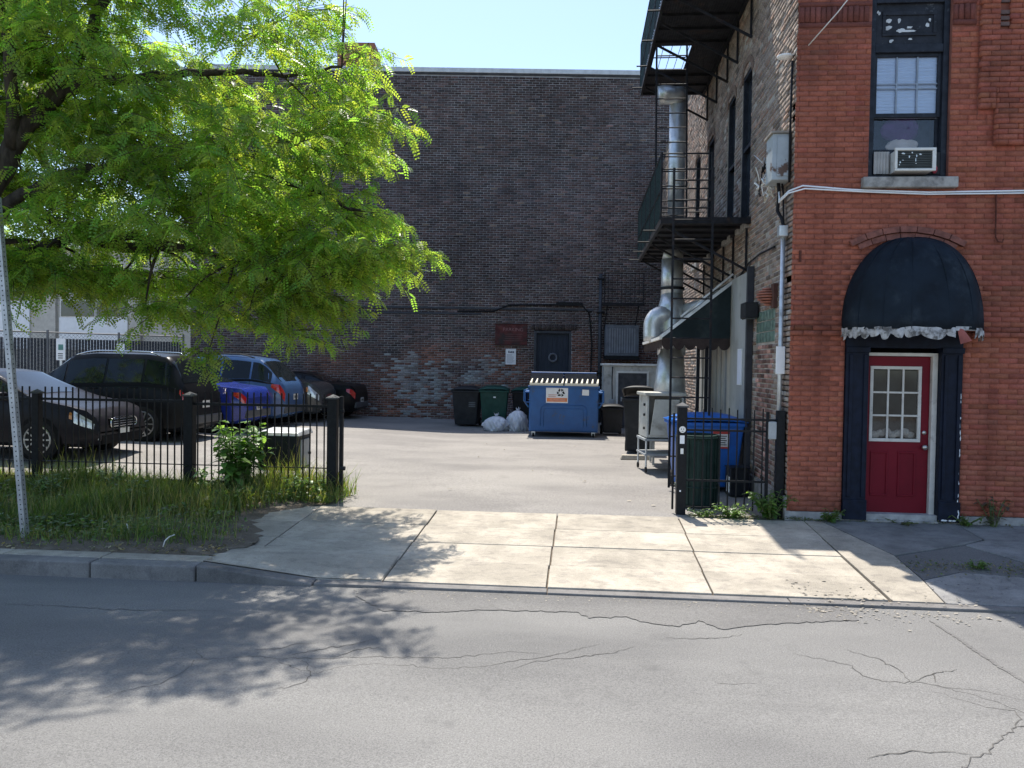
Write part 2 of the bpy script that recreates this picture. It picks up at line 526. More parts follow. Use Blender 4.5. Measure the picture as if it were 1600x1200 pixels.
# sidewalk slabs (each one a part)
def walkz(y):
    return -.172 + (y - 7.06) / (9.86 - 7.06) * .172
walk = MB().add([(-9, 7.0, -.215), (9, 7.0, -.215), (9, 9.86, -.03), (-9, 9.86, -.03)], [(0, 1, 2, 3)]).build('sidewalk', M_soil, kind='structure')
XJ = [-6.36, -4.83, -3.30, -1.77, -.235, 1.265, 2.80]
YJ = [7.115, 7.76, 8.41, 9.10, 9.84]
for i in range(len(XJ) - 1):
    for j in range(4):
        gx, gy0, gy1 = .008, (.0035 if j in (1, 3) else .008), (.0035 if j in (0, 2) else .008)
        x0, x1, y0, y1 = XJ[i] + gx, XJ[i + 1] - gx, YJ[j] + gy0, YJ[j + 1] - gy1
        dz = random.uniform(-.004, .004)
        sk = .03 * (j - 1.5) * .3
        mb = MB().hexa([(x0 + sk, y0, walkz(y0) - .09), (x1 + sk, y0, walkz(y0) - .09), (x1 + sk, y1, walkz(y1) - .09), (x0 + sk, y1, walkz(y1) - .09)],
                       [(x0 + sk, y0, walkz(y0) + dz), (x1 + sk, y0, walkz(y0) + dz), (x1 + sk, y1, walkz(y1) + dz), (x0 + sk, y1, walkz(y1) + dz)])
        mb.build('concrete_slab', M_conc, walk, bevel=.008)
# greyer irregular slabs in front of the red building
def wslab(poly, m, dz=0.0):
    mb = MB()
    n = len(poly)
    mb.add([(x, y, walkz(y) + dz) for x, y in poly] + [(x, y, walkz(y) - .09) for x, y in poly],
           [tuple(range(n)), tuple(range(n, 2 * n))[::-1]] + [(i, n + i, n + (i + 1) % n, (i + 1) % n) for i in range(n)])
    mb.build('concrete_slab', m, walk, bevel=.006)
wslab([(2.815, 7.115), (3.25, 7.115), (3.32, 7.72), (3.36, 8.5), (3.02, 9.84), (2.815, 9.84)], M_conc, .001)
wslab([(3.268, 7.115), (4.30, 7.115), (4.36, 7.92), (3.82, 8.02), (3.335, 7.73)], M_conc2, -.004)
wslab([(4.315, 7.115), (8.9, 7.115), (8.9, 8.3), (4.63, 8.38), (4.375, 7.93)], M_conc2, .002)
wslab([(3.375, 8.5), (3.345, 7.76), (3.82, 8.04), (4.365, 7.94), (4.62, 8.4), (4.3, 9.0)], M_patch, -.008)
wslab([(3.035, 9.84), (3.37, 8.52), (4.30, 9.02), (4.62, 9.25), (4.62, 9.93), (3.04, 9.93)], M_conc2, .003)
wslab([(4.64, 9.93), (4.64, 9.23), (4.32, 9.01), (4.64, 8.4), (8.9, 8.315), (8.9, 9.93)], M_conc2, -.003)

# kerb: raised stones, one dropped stone, then a flush strip
kerb = MB().box(-12, 9, 6.955, 7.10, -.30, -.235).build('kerb', M_kerb, kind='structure')
kx = [-11.2, -9.4, -7.55, -5.55, -4.55, -3.52]
for a, b in zip(kx[:-1], kx[1:]):
    MB().box(a + .006, b - .006, 6.95, 7.12, -.26, -.045 + random.uniform(-.006, .006)).build('kerb_stone', M_kerb, kerb, bevel=.018)
    MB().box(a + .006, b - .006, 7.125, 7.32, -.26, -.042 + random.uniform(-.004, .004)).build('kerb_apron', M_conc, kerb, bevel=.008)
MB().hexa([(-3.508, 6.955, -.26), (-2.41, 6.955, -.26), (-2.41, 7.12, -.26), (-3.508, 7.12, -.26)],
          [(-3.508, 6.955, -.045), (-2.41, 6.955, -.172), (-2.41, 7.12, -.166), (-3.508, 7.12, -.045)]).build('kerb_stone', M_kerb, kerb, bevel=.014)
kx = [-2.40, -.24, 1.9, 3.9, 6.0, 9.0]
for a, b in zip(kx[:-1], kx[1:]):
    MB().box(a + .004, b - .004, 6.975, 7.10, -.26, -.171 + random.uniform(-.004, .003)).build('kerb_stone', M_kerb, kerb, bevel=.01)

# flared concrete beside the dropped kerb
mb = MB().add([(-3.5, 7.13, -.045), (-2.42, 7.13, -.163), (-1.8, 7.13, -.162), (-1.8, 7.9, walkz(7.9) + .008), (-3.9, 8.0, walkz(8.0) + .03), (-4.0, 7.4, -.052)], [(0, 1, 2, 5), (5, 2, 3, 4)])
mb.build('apron_flare', M_conc, walk)

# verge soil sheet with an irregular edge over the slabs
edge = [(-3.62, 7.322), (-3.56, 7.5), (-3.42, 7.9), (-3.44, 8.3), (-3.62, 8.7), (-3.86, 9.1), (-3.80, 9.45), (-3.45, 9.8), (-3.22, 10.1), (-3.1, 10.6)]
dense = []
for a, b in zip(edge[:-1], edge[1:]):
    for k in range(6):
        t = k / 6
        dense.append((a[0] + (b[0] - a[0]) * t + random.gauss(0, .035), a[1] + (b[1] - a[1]) * t))
rows = []
def vergez(x, y):
    return max(-.045, walkz(y)) + .03 * math.sin(x * 3.1 + y * 2) * .5 + .02
for (ex, ey) in dense:
    r = []
    for k in range(24):
        t = k / 23
        x = ex - (ex + 11.5) * (t ** 1.5)
        zz = vergez(x, ey)
        base_ = float(np.interp(ey, [7.32, 8.0, 8.6, 9.84, 10.6], [-.05, -.084, -.080, -.006, -.006]))
        zz = base_ + (zz - base_) * min(1, (ex - x) / .45) * min(1, .05 + (ey - 7.33) / .3)
        r.append((x, ey, zz + (.012 * random.random() if k > 1 and ey > 7.4 else 0)))
    rows.append(r)
MB().grid(rows).build('verge', M_soil, kind='structure', smooth=True)

# ================================================================== BUILDINGS
def lay_bricks(u0, u1, v0, v1, L, H, joint, holes=(), bond=.5):
    out = []
    nv = int(round((v1 - v0) / H))
    for j in range(nv):
        va, vb = v0 + j * H, v0 + (j + 1) * H - joint
        vm = (va + vb) / 2
        free = [(u0, u1)]
        for (a, b, c, d) in holes:
            if c < vm < d:
                nf = []
                for (p, q) in free:
                    if b <= p or a >= q: nf.append((p, q)); continue
                    if p < a: nf.append((p, a - joint * .5))
                    if q > b: nf.append((b + joint * .5, q))
                free = nf
        off = (j % 2) * bond * L + random.uniform(-.012, .012)
        k = int(math.floor((u0 - off) / L)) - 1
        while True:
            a = off + k * L
            k += 1
            if a > u1: break
            b = a + L - joint
            for (p, q) in free:
                x0, x1 = max(a, p), min(b, q)
                if x1 - x0 > .025: out.append((x0, x1, va, vb))
    return np.array(out)

def brick_mesh(name, B, O, U, V, Nn, depth, tint, m, parent, jit=.003, extra=None, **pr):
    O, U, V, Nn = (np.array(t, float) for t in (O, U, V, Nn))
    n = len(B)
    d = depth + rng.normal(0, jit, n)
    if extra is not None: d = d + extra
    jv = rng.normal(0, .0012, n)
    us = np.stack([B[:, 0], B[:, 1], B[:, 1], B[:, 0]], 1)
    vs_ = np.stack([B[:, 2], B[:, 2], B[:, 3], B[:, 3]], 1) + jv[:, None]
    base = O + us[..., None] * U + vs_[..., None] * V
    ch = .0022
    us2 = us + np.array([ch, -ch, -ch, ch]); vs2 = vs_ + np.array([ch, ch, -ch, -ch])
    front = O + us2[..., None] * U + vs2[..., None] * V + d[:, None, None] * Nn
    Vt = np.concatenate([base, front], 1).reshape(-1, 3)
    q = np.array([[4, 5, 6, 7], [0, 1, 5, 4], [1, 2, 6, 5], [2, 3, 7, 6], [3, 0, 4, 7]])
    F = (np.arange(n)[:, None, None] * 8 + q[None]).reshape(-1, 4)
    return np_mesh(name, Vt, F, m, parent, np.repeat(tint, 5, axis=0), **pr)

M_bfar = brick_mat('sooty_brick', .3, streak=(.7, .7, .74))
M_bred = brick_mat('red_face_brick', .2, grime=(.06, .028, .022), gscale=.8, glo=.42, ghi=.75, streak=(.72, .68, .68), lo=.75, hi=1.2)
M_bside = brick_mat('common_brick', .7)
M_mortfar = mat('old_grey_mortar', (.33, .325, .33), .95, var=.3, scale=2.2, bmp=.3, dirt=(.15, .15, .165), dscale=.7, dlo=.45, dhi=.72)
M_mortred = mat('red_mortar', (.25, .092, .064), .95, var=.3, scale=4, dirt=(.2, .14, .11), dscale=9, dlo=.66, dhi=.75)
M_mortside = mat('pale_mortar', (.40, .36, .31), .95, var=.3, scale=5, bmp=.5, dirt=(.16, .14, .12), dscale=2.5, dlo=.5, dhi=.7)
M_core = mat('dark_core', (.08, .075, .07), .9, var=.2)
M_roofing = mat('roof_felt', (.06, .06, .062), .9, var=.25)

# ---- sooty brick building closing the lot
A = .084
FU = Vector((math.cos(A), math.sin(A), 0)); FN = Vector((math.sin(A), -math.cos(A), 0))
def far(x, z, d=0.0):            # point on the far wall face at world x
    u = (x + 12.8) / math.cos(A)
    return Vector((-12.8, 26.0 - 12.8 * math.tan(A), 0)) + FU * u + Vector((0, 0, z)) + FN * d
FO = far(-12.8, 0)
fb = thing('brick_building', 'tall sooty dark brick building with a blank rear wall closing the car park', 'building', FO)
def farbox(mb, x0, x1, z0, z1, d0, d1):
    c = [(x0, d0), (x1, d0), (x1, d1), (x0, d1)]
    return mb.hexa([far(x, z0, d) for x, d in c], [far(x, z1, d) for x, d in c])
XR = 4.6
mb = MB()
farbox(mb, -12.8, -1.45, -.3, 11.36, -.5, -.004); farbox(mb, -.22, XR, -.3, 11.36, -.5, -.004); farbox(mb, -1.45, -.22, 3.02, 11.36, -.5, -.004)
mb.build('wall', M_mortfar, fb)
farbox(MB(), -12.8, XR, -.3, 11.36, -12, -.502).build('rear_block', M_core, fb)
farbox(MB(), -12.9, XR, 11.362, 11.42, -12.1, .03).build('roof', M_roofing, fb)
farbox(MB(), -12.9, XR, 11.425, 11.58, -.35, .05).build('coping', mat('coping_metal', (.55, .56, .56), .45, .2, var=.12), fb, bevel=.01)
farbox(MB(), -8.9, -7.5, 11.4, 13.9, -5.2, -3.8).build('chimney', mat('chimney_brick', (.30, .13, .08), .9, var=.3, scale=14, bmp=.4), fb)
LU = (XR + 12.8) / math.cos(A)
doorU = [(v + 12.8) / math.cos(A) for v in (-1.45, -.22)]
B = lay_bricks(0, LU, 0, 11.325, .222, .0755, .0155, [(doorU[0], doorU[1], -1, 3.02)])
n = len(B)
um, vm = B[:, :2].mean(1) - 12.8, B[:, 2:].mean(1)
base = np.array([.074, .062, .064])[None] * rng.lognormal(0, .24, n)[:, None]
warm = np.clip(rng.normal(.5, .5, n), 0, 1)[:, None]
base = base * (1 + warm * np.array([.35, .05, -.05]))
_late = 1
def smooth_noise(x, y, s, seed):
    r = np.random.default_rng(seed); t = np.zeros_like(x)
    for k in range(9):
        a = r.uniform(0, 2 * PI); f = s * r.uniform(.5, 2.2); t += np.sin((x * math.cos(a) + y * math.sin(a)) * f + r.uniform(0, 6.3))
    return t / 3.2
base = base * np.clip(1 + .3 * smooth_noise(um, vm * 1.6, .55, 12), .5, 1.7)[:, None]
lowred = np.clip((2.75 + .35 * smooth_noise(um, vm, 1.2, 5) - vm) / .5, 0, 1) * np.clip((um + 9.5), 0, 1)
redc = np.array([.19, .088, .064])[None] * rng.lognormal(0, .3, n)[:, None]
w = (lowred * np.clip(.62 + .45 * smooth_noise(um, vm, 2.1, 8), 0, 1))[:, None]
base = base * (1 - w) + redc * w
paint = np.exp(-((um + 4.8) / 1.7) ** 2 - ((vm - 1.1) / .85) ** 2) + .55 * np.exp(-((um + 2.6) / .7) ** 2 - ((vm - 1.6) / .35) ** 2) + .5 * np.exp(-((um + 5.4) / .22) ** 2 - ((vm - 2.0) / .6) ** 2)
pm = (rng.random(n) < np.clip(paint * 1.0 + .3 * smooth_noise(um, vm, 4, 3) * (paint > .12), 0, .9)) & (paint > .1)
al = rng.uniform(.25, 1.0, (pm.sum(), 1)); base[pm] = base[pm] * (1 - al) + np.array([.33, .35, .35]) * al
# patched and spalled bricks higher up
odd = rng.random(n) < .004 * np.clip(vm / 4, .5, 2) * ((vm > 3.6) & (um > -8))
base[odd] = np.array([.26, .19, .15]) * rng.uniform(.5, 1.0, (odd.sum(), 1))
top = np.clip((vm - 4) / 6, 0, 1)[:, None]
brick_mesh('brickwork', B, FO, FU, (0, 0, 1), FN, .010, base, M_bfar, fb, .003, kind='stuff')
# soldier course over the door
sb = []
u = doorU[0] - .12
while u < doorU[1] + .1:
    sb.append((u, u + .063, 3.03, 3.21)); u += .076
sb = np.array(sb)
brick_mesh('soldier_course', sb, FO, FU, (0, 0, 1), FN, .018, np.array([.07, .055, .05]) * rng.uniform(.6, 1.4, (len(sb), 1)), M_bfar, fb, .003, kind='stuff')
# the door
M_doorfar = mat('blue_black_door', (.028, .036, .052), .5, var=.25, stretch=(6, 6, .4))
fd = farbox(MB(), -1.37, -.30, 0, 2.92, -.16, -.12).build('door', M_doorfar, fb)
for k in range(6):
    x = -1.355 + k * .175
    farbox(MB(), x, x + .167, .03, 2.9, -.118, -.10).build('plank', M_doorfar, fd)
M_far_iron = mat('dark_iron_trim', (.05, .055, .065), .5, var=.2)
mb = MB(); farbox(mb, -1.45, -1.372, 0, 3.0, -.14, .0); farbox(mb, -.298, -.22, 0, 3.0, -.14, 0); farbox(mb, -1.45, -.22, 2.922, 3.0, -.139, .001)
mb.build('door_frame', M_far_iron, fb)
mb = MB(); p = far(-.82, 2.12, -.07)
mb.tube([p + FU * .13 * math.cos(t) + Vector((0, 0, .13 * math.sin(t))) for t in np.linspace(0, 2 * PI, 13)], .03, 6)
mb.build('wreath', mat('grey_ring', (.12, .13, .15), .7), fd)
# ledge, conduits
mb = MB(); farbox(mb, -12.7, -3.2, 3.50, 3.56, .012, .05); farbox(mb, -12.7, .5, 3.68, 3.74, .012, .045)
mb.build('cable_ledge', M_far_iron, fb)

o = thing('wall_conduit', 'thin dark conduit run along the sooty wall, bending down left of the drainpipe', 'conduit', far(-1.2, 3.75, .03))
MB().tube([far(-4.0, 3.60, .03), far(-2.8, 3.62, .04), far(-2.3, 3.83, .05), far(-1.0, 3.86, .05), far(.1, 3.86, .05), far(.35, 3.6, .05), far(.45, 2.6, .05), far(.42, 1.2, .04), far(.3, .1, .04)], .025, 6).build('pipe_run', M_black, o, smooth=True)
farbox(MB(), -.75, .12, 3.84, 3.95, .012, .11).build('junction_trunk', M_black, o)

o = thing('drainpipe', 'vertical dark drainpipe on the sooty wall right of the planked door', 'pipe', far(.76, 0, .09))
MB().tube([far(.72, 0.0, .10), far(.71, 2.5, .10), far(.70, 4.9, .10)], .055, 8).build('downpipe', M_far_iron, o, smooth=True)
for z in (1.6, 3.6, 4.7): farbox(MB(), .60, .84, z, z + .05, .012, .16).build('pipe_strap', M_black, o)

# faded red sign board and white notice on the wall
o = thing('sign_board', 'faded dark red sign board on the sooty wall beside the planked door', 'sign', far(-2.2, 2.5, .012))
M_signred = mat('faded_red_board', (.10, .032, .03), .7, var=.35, scale=5, dirt=(.045, .038, .036), dscale=3, dlo=.45, dhi=.65)
farbox(MB(), -2.74, -1.69, 2.52, 3.20, .013, .045).build('board', M_signred, o)
for z in (2.50, 3.195): farbox(MB(), -2.76, -1.67, z, z + .03, .012, .06).build('board_trim', mat('dark_red_trim', (.05, .018, .018), .7), o)
M_faint = mat('faint_pink_print', (.26, .13, .125), .8, var=.3, scale=12)
text('lettering', 'PARKING', .16, far(-2.15, 3.02, .047), M_faint, o, rot=(PI / 2, 0, A))
for z in (2.86, 2.79, 2.72, 2.65): farbox(MB(), -2.5 + random.uniform(0, .1), -1.9 + random.uniform(0, .1), z, z + .018, .0455, .0475).build('faded_line', mat('faint_line', (.13, .06, .055), .8), o)
o = thing('paper_notice', 'white paper notice under the faded red sign board', 'notice', far(-2.2, 1.85, .012))
farbox(MB(), -2.385, -2.045, 1.87, 2.385, .0125, .02).build('sheet', M_whiteclean, o)
mb = MB()
for k, (a, b, h) in enumerate([(-2.30, -2.26, .07), (-2.25, -2.21, .05), (-2.205, -2.16, .06), (-2.15, -2.11, .06)]): farbox(mb, a, b, 2.25, 2.25 + h, .0205, .0215)
for k in range(9):
    z = 2.19 - k * .034
    farbox(mb, -2.35, -2.08 - random.uniform(0, .12), z, z + .008, .0205, .0215)
mb.build('print', mat('grey_ink', (.10, .11, .14), .7), o)

# small iron balcony, barred air conditioner cage on the far wall's right end
o = thing('iron_balcony', 'small iron bracketed balcony high on the sooty wall above the caged louvre', 'balcony', far(1.3, 3.8, .02))
mb = MB()
for d in (.05, .25, .45, .65, .85): farbox(mb, .72, 2.0, 3.86, 3.89, d, d + .05)
farbox(mb, .70, 2.02, 3.80, 3.86, .90, .95); mb.build('floor_grating', M_rustblk, o)
mb = MB()
for x in (.74, 1.98):
    mb.cyl(far(x, 3.82, .92), far(x, 4.85, .92), .018, 6)
for z in (4.3, 4.84): mb.cyl(far(.74, z, .92), far(1.98, z, .92), .014, 6)
for k in range(9): mb.cyl(far(.86 + k * .14, 3.86, .92), far(.86 + k * .14, 4.84, .92), .008, 5)
mb.build('railing', M_rustblk, o)
for x in (.85, 1.85): MB().cyl(far(x, 3.84, .88), far(x - .0, 3.05, .02), .02, 6).build('bracket', M_rustblk, o)
o = thing('window_unit', 'boxy grey ribbed air unit fixed low on the sooty wall above the white shed', 'air unit', far(1.4, 2.2, .02))
farbox(MB(), .86, 1.94, 2.2, 3.2, .012, .42).build('casing', mat('blue_grey_metal', (.11, .125, .15), .5, var=.2), o, bevel=.015)
for k in range(11): farbox(MB(), .98 + k * .08, 1.02 + k * .08, 2.3, 3.1, .421, .45).build('fin', mat('blue_grey_fin', (.2, .22, .25), .45, var=.15), o)
farbox(MB(), .84, 1.96, 2.08, 2.19, .012, .5).build('bracket', M_black, o)

# white shed
o = thing('white_shed', 'small white plywood shed with a grey door beside the blue dumpster', 'shed', (1.6, 24.4, 0))
M_shed = mat('shed_board', (.55, .53, .48), .75, var=.12, dirt=(.25, .22, .18), dscale=2.2, dlo=.5, dhi=.72, stretch=(1, 1, .4))
MB().box(.80, 2.55, 24.0, 25.9, .0, 1.88).build('wall', M_shed, o)
MB().box(.74, 2.56, 23.94, 25.95, 1.882, 1.95).build('roof', M_white, o, bevel=.01)
d_ = MB().box(1.24, 2.10, 23.965, 23.998, .02, 1.66).build('door', mat('shed_door_grey', (.07, .068, .072), .6, var=.25), o)
mb = MB(); mb.box(1.18, 1.238, 23.96, 23.999, .0, 1.72); mb.box(2.102, 2.16, 23.96, 23.999, 0, 1.72); mb.box(1.238, 2.102, 23.96, 23.999, 1.662, 1.72); mb.build('door_frame', M_white, o)
MB().box(1.32, 1.36, 23.93, 23.964, .8, .93).build('handle', M_steelgrey, d_)
MB().box(.98, 1.14, 23.90, 23.998, .62, .86).build('meter_box', M_steelgrey, o, bevel=.01)
MB().tube([(1.06, 23.95, 1.85), (1.05, 23.94, 1.4), (1.07, 23.95, .86)], .015, 6).build('cable', M_ink, o)

# ---- pale building far behind the tree on the left
wb = thing('pale_building', 'pale low building with white panels and dark windows behind the tree', 'building', (-20, 31, 0))
M_pale = mat('pale_stucco', (.50, .475, .42), .85, var=.1, dirt=(.36, .33, .29), dscale=1.0, dlo=.5, dhi=.8)
M_pane = glass_mat('dark_window', (.03, .037, .045))
MB().box(-30, -14.4, 31, 44, -.3, 6.4).build('wall', M_pale, wb)
MB().box(-30.2, -14.2, 30.8, 44.2, 6.402, 6.7).build('roof', M_white, wb)
for (x0, x1, z0, z1) in [(-21.6, -18.6, 2.2, 3.55), (-26.6, -22.9, 2.2, 4.2)]:
    MB().box(x0, x1, 30.93, 30.998, z0, z1).build('panel', M_whiteclean, wb, bevel=.02)
for (x0, x1, z0, z1) in [(-21.5, -20.05, 3.6, 4.25), (-19.95, -18.6, 3.6, 4.25), (-26.5, -23.0, 4.25, 5.3), (-17.6, -16.2, 3.4, 4.4)]:
    w_ = MB().box(x0 - .06, x1 + .06, 30.94, 30.998, z0 - .06, z1 + .06).build('window', M_white, wb)
    MB().box(x0, x1, 30.92, 30.938, z0, z1).build('pane', M_pane, w_)
for (x0, x1) in [(-22.2, -21.7), (-18.5, -18.0)]:
    MB().box(x0, x1, 30.85, 30.998, 0, 6.3).build('pilaster', M_pale, wb)

# slatted chain-link fence behind the cars
p0, p1 = Vector((-17.4, 21.0, .2)), Vector((-13.15, 25.1, .2))
cf = thing('chain_link_fence', 'dark slatted chain-link fence behind the parked cars', 'fence', p0)
dv = (p1 - p0); Ln = dv.length; dv.normalize(); nv = Vector((dv.y, -dv.x, 0))
M_slat = mat('privacy_slat', (.05, .055, .065), .6, var=.3, scale=9)
M_wire = mat('fence_wire', (.13, .135, .14), .7, .0, var=.2)
mb = MB(); k = 0
ns = int(Ln / .085)
for k in range(ns):
    a = p0 + dv * (k * .085)
    mb.hexa([a, a + dv * .07, a + dv * .07 - nv * .008, a - nv * .008], [v + Vector((0, 0, 2.25 + .0)) for v in (a, a + dv * .07, a + dv * .07 - nv * .008, a - nv * .008)])
mb.build('slats', M_slat, cf, kind='stuff')
mb = MB()
for s_ in (-1, 1):
    k = -2.4
    while k < Ln + 2.4:
        a = (k, 0.05); b = (k + s_ * 2.35, 2.4)
        t0, t1 = 0.0, 1.0
        def cl(v): return max(0, min(Ln, v))
        xa, xb = a[0], b[0]
        if not ((xa < 0 and xb < 0) or (xa > Ln and xb > Ln)):
            if xa < 0: t0 = (0 - xa) / (xb - xa)
            if xa > Ln: t0 = (Ln - xa) / (xb - xa)
            if xb < 0: t1 = (0 - xa) / (xb - xa)
            if xb > Ln: t1 = (Ln - xa) / (xb - xa)
            P = lambda t: p0 + dv * (xa + (xb - xa) * t) + Vector((0, 0, .05 + 2.35 * t)) + nv * .012
            mb.cyl(P(t0), P(t1), .004, 3, caps=False)
        k += .11
mb.build('mesh_wire', M_wire, cf, kind='stuff')
for k in range(4):
    a = p0 + dv * (Ln * k / 3) + nv * .03
    MB().cyl(a, a + Vector((0, 0, 2.5)), .035, 8).build('post', M_wire, cf)
MB().cyl(p0 + Vector((0, 0, 2.43)), p1 + Vector((0, 0, 2.43)), .024, 6).build('top_rail', M_wire, cf)

for k, (x, y, zt, w_, lab) in enumerate([(-14.75, 21.2, 2.42, .27, 'white parking sign with a small dark print, beside the slatted fence'), (-13.2, 21.6, 2.30, .24, 'small white sign with a dark figure, right of the other fence sign')]):
    o = thing('parking_sign', lab, 'sign', (x, y, .2), group='white signs by the slatted fence')
    MB().box(x - .03, x + .03, y + .012, y + .05, .2, zt + .02).build('post', M_galv, o)
    MB().box(x - w_ / 2, x + w_ / 2, y, y + .011, zt - .62, zt).build('plate', M_whiteclean, o)
    mb = MB()
    if k == 0:
        mb.box(x - .07, x + .08, y - .003, y - .0005, zt - .33, zt - .17)
        mb.build('green_mark', mat('green_print', (.10, .25, .22), .6), o)
        mb = MB()
        for q in range(3): mb.box(x - .08, x + .07, y - .003, y - .0005, zt - .45 - q * .06, zt - .425 - q * .06)
        mb.build('small_print', M_ink, o)
    else:
        mb.prism([(-.025, 0), (.025, 0), (.02, .16), (.006, .22), (-.006, .22), (-.02, .16)], lambda u, v, d: (x + u, d, zt - .42 + v), y - .003, y - .0005)
        mb.build('dark_figure', M_ink, o)

# ================================================================== RED BRICK BUILDING (right)
WX, FY, ROOF, WEND = 2.62, 9.95, 8.75, 25.6
rb = thing('red_brick_building', 'red brick corner building with fire escapes and a dark blue door canopy', 'building', (WX, FY, 0))
WIN = (3.505, 4.445, 4.225, 6.78)       # upper window opening
DOR = (3.285, 4.675, -1, 2.52)          # door surround opening
# core (mortar): facade is built as strips round the openings so the window and door recess
def facade_core(mb, y0, y1):
    X1 = 9.0
    for (a, b, c, d) in [(WX + .3, WIN[0], .1, ROOF), (WIN[1], X1, .1, ROOF), (WIN[0], WIN[1], WIN[3], ROOF), (WIN[0], WIN[1], DOR[3], WIN[2])]:
        mb.box(a, b, y0, y1, c, d)
    return mb
mb = MB()
mb.box(WX + .008, DOR[0], FY + .008, FY + .4, .1, ROOF - .3)
mb.box(DOR[1], 9, FY + .008, FY + .4, .1, WIN[2])
mb.box(DOR[0], DOR[1], FY + .008, FY + .4, DOR[3], WIN[2])
mb.box(DOR[0], WIN[0], FY + .008, FY + .4, WIN[2] + .001, ROOF - .3)
mb.box(WIN[1], 9, FY + .008, FY + .4, WIN[2] + .001, ROOF - .3)
mb.box(WIN[0], WIN[1], FY + .008, FY + .4, WIN[3], ROOF - .3)
mb.build('wall', M_mortred, rb)
MB().box(WX + .45, 9, FY + .9, WEND, -.2, ROOF - .35).build('interior_core', M_core, rb)
MB().box(WX + .02, 9.0, FY + .02, WEND, ROOF - .3, ROOF - .02).build('roof', M_roofing, rb)
mb = MB(); mb.box(WX - .08, 9.1, FY - .12, FY + .35, ROOF - .28, ROOF + .12); mb.build('cornice', mat('painted_cornice', (.06, .035, .03), .7, var=.2), rb, bevel=.03)
MB().box(WX - .02, 9.0, FY - .018, FY + .3, -.14, .095).build('foundation', mat('foundation_stone', (.36, .35, .34), .9, var=.25, scale=6, bmp=.3), rb)

# facade bricks
HC = .0625
TOP = ROOF - .3
hl = [WIN, (DOR[0], DOR[1], -1, DOR[3]), (4.98, 5.09, 6.0, 6.6), (2.62, 3.5, 6.05, 6.36), (4.445, 4.72, 6.05, 6.36)]
Z0, Z1, Z2, Z3 = .1 + HC * 72, .1 + HC * 77, .1 + HC * 79, .1 + HC * 83
REG = [(WX, 9, .1, Z0, 0), (WX, 4.95, Z0, Z1, 0), (4.955, 5.27, Z0, Z1, .06), (5.275, 9, Z0, Z1, .03), (WX, 4.755, Z1, TOP, 0), (4.76, 4.95, Z1, Z2, 0),
       (4.765, 4.95, Z2, Z3, .055), (4.955, 9, Z1, Z3, .045), (4.76, 9, Z3, TOP, .045)]
Bs, ps = [], []
for (a, b, c, d, q) in REG:
    bb = lay_bricks(a, b, c, d, .222, HC, .005, hl)
    Bs.append(bb); ps.append(np.full(len(bb), q))
B = np.concatenate(Bs); pr_ = np.concatenate(ps)
um, vm = B[:, :2].mean(1), B[:, 2:].mean(1)
belt = (vm > 2.30) & (vm < 2.425); pr_[belt] = .026
n = len(B)
redf = np.array([.35, .115, .073])[None] * rng.lognormal(0, .075, n)[:, None] * (1 + rng.normal(0, .035, (n, 3)))
dk = rng.random(n) < .05
redf[dk] *= .75
blackish = np.clip(1 - np.abs(vm - 2.36) / .07, 0, 1)[:, None]
redf = redf * (1 - .45 * blackish)
full = (B[:, 1] - B[:, 0]) > .21
camd = np.hypot(um - 0, 9.95) ** 2 + (vm - 1.87) ** 2
inview = full & (um < 5.1) & (vm < 6.3) & (pr_ == 0)
idx = np.where(inview)[0]
idx = idx[np.argsort(camd[idx])][:300]
rest = np.ones(n, bool); rest[idx] = False
brick_mesh('brickwork', B[rest], (0, FY + .008, 0), (1, 0, 0), (0, 0, 1), (0, -1, 0), .0085, redf[rest], M_bred, rb, .0012, extra=pr_[rest], kind='stuff')
# the 300 largest in the picture are separate bricks sharing eight meshes
variants = []
for k in range(8):
    bb = np.array([[-.108, .108, 0, HC - .006]])
    t = np.array([.35, .115, .073])[None] * [1, .93, 1.07, .97, 1.04, .86, 1.0, .8][k]
    o = brick_mesh('brick', bb, (0, 0, 0), (1, 0, 0), (0, 0, 1), (0, -1, 0), .009, t, M_bred, None, .001)
    variants.append(o)
for q, i in enumerate(idx):
    if q < 8: o = variants[q]
    else:
        o = variants[random.choice((0, 1, 2, 3, 4, 4, 0, 6, 5, 7))].copy(); COL.objects.link(o)
    o.parent = rb
    o.location = (um[i] - WX, .008 + random.uniform(-.0015, .0015), B[i, 2])
# soldier courses level with the window head
for (a, b) in [(WX + .02, 3.5), (4.45, 4.715)]:
    sb = []; u = a
    while u + .058 < b:
        sb.append((u, u + .058, 6.115, 6.30)); u += .064
    sb += [(a, b, 6.05, 6.108), (a, b, 6.305, 6.355)]
    sb = np.array(sb)
    brick_mesh('soldier_course', sb, (0, FY + .008, 0), (1, 0, 0), (0, 0, 1), (0, -1, 0), .02, np.array([.19, .065, .05]) * rng.uniform(.7, 1.25, (len(sb), 1)), M_bred, rb, .005, kind='stuff')
# slot in the pilaster
for z in (6.02, 6.09, 6.16, 6.3, 6.42): MB().box(4.985, 5.085, FY - .03, FY + .0, z, z + .045).build('slot_block', mat('slot_terracotta', (.12, .075, .065), .8, var=.3), rb)
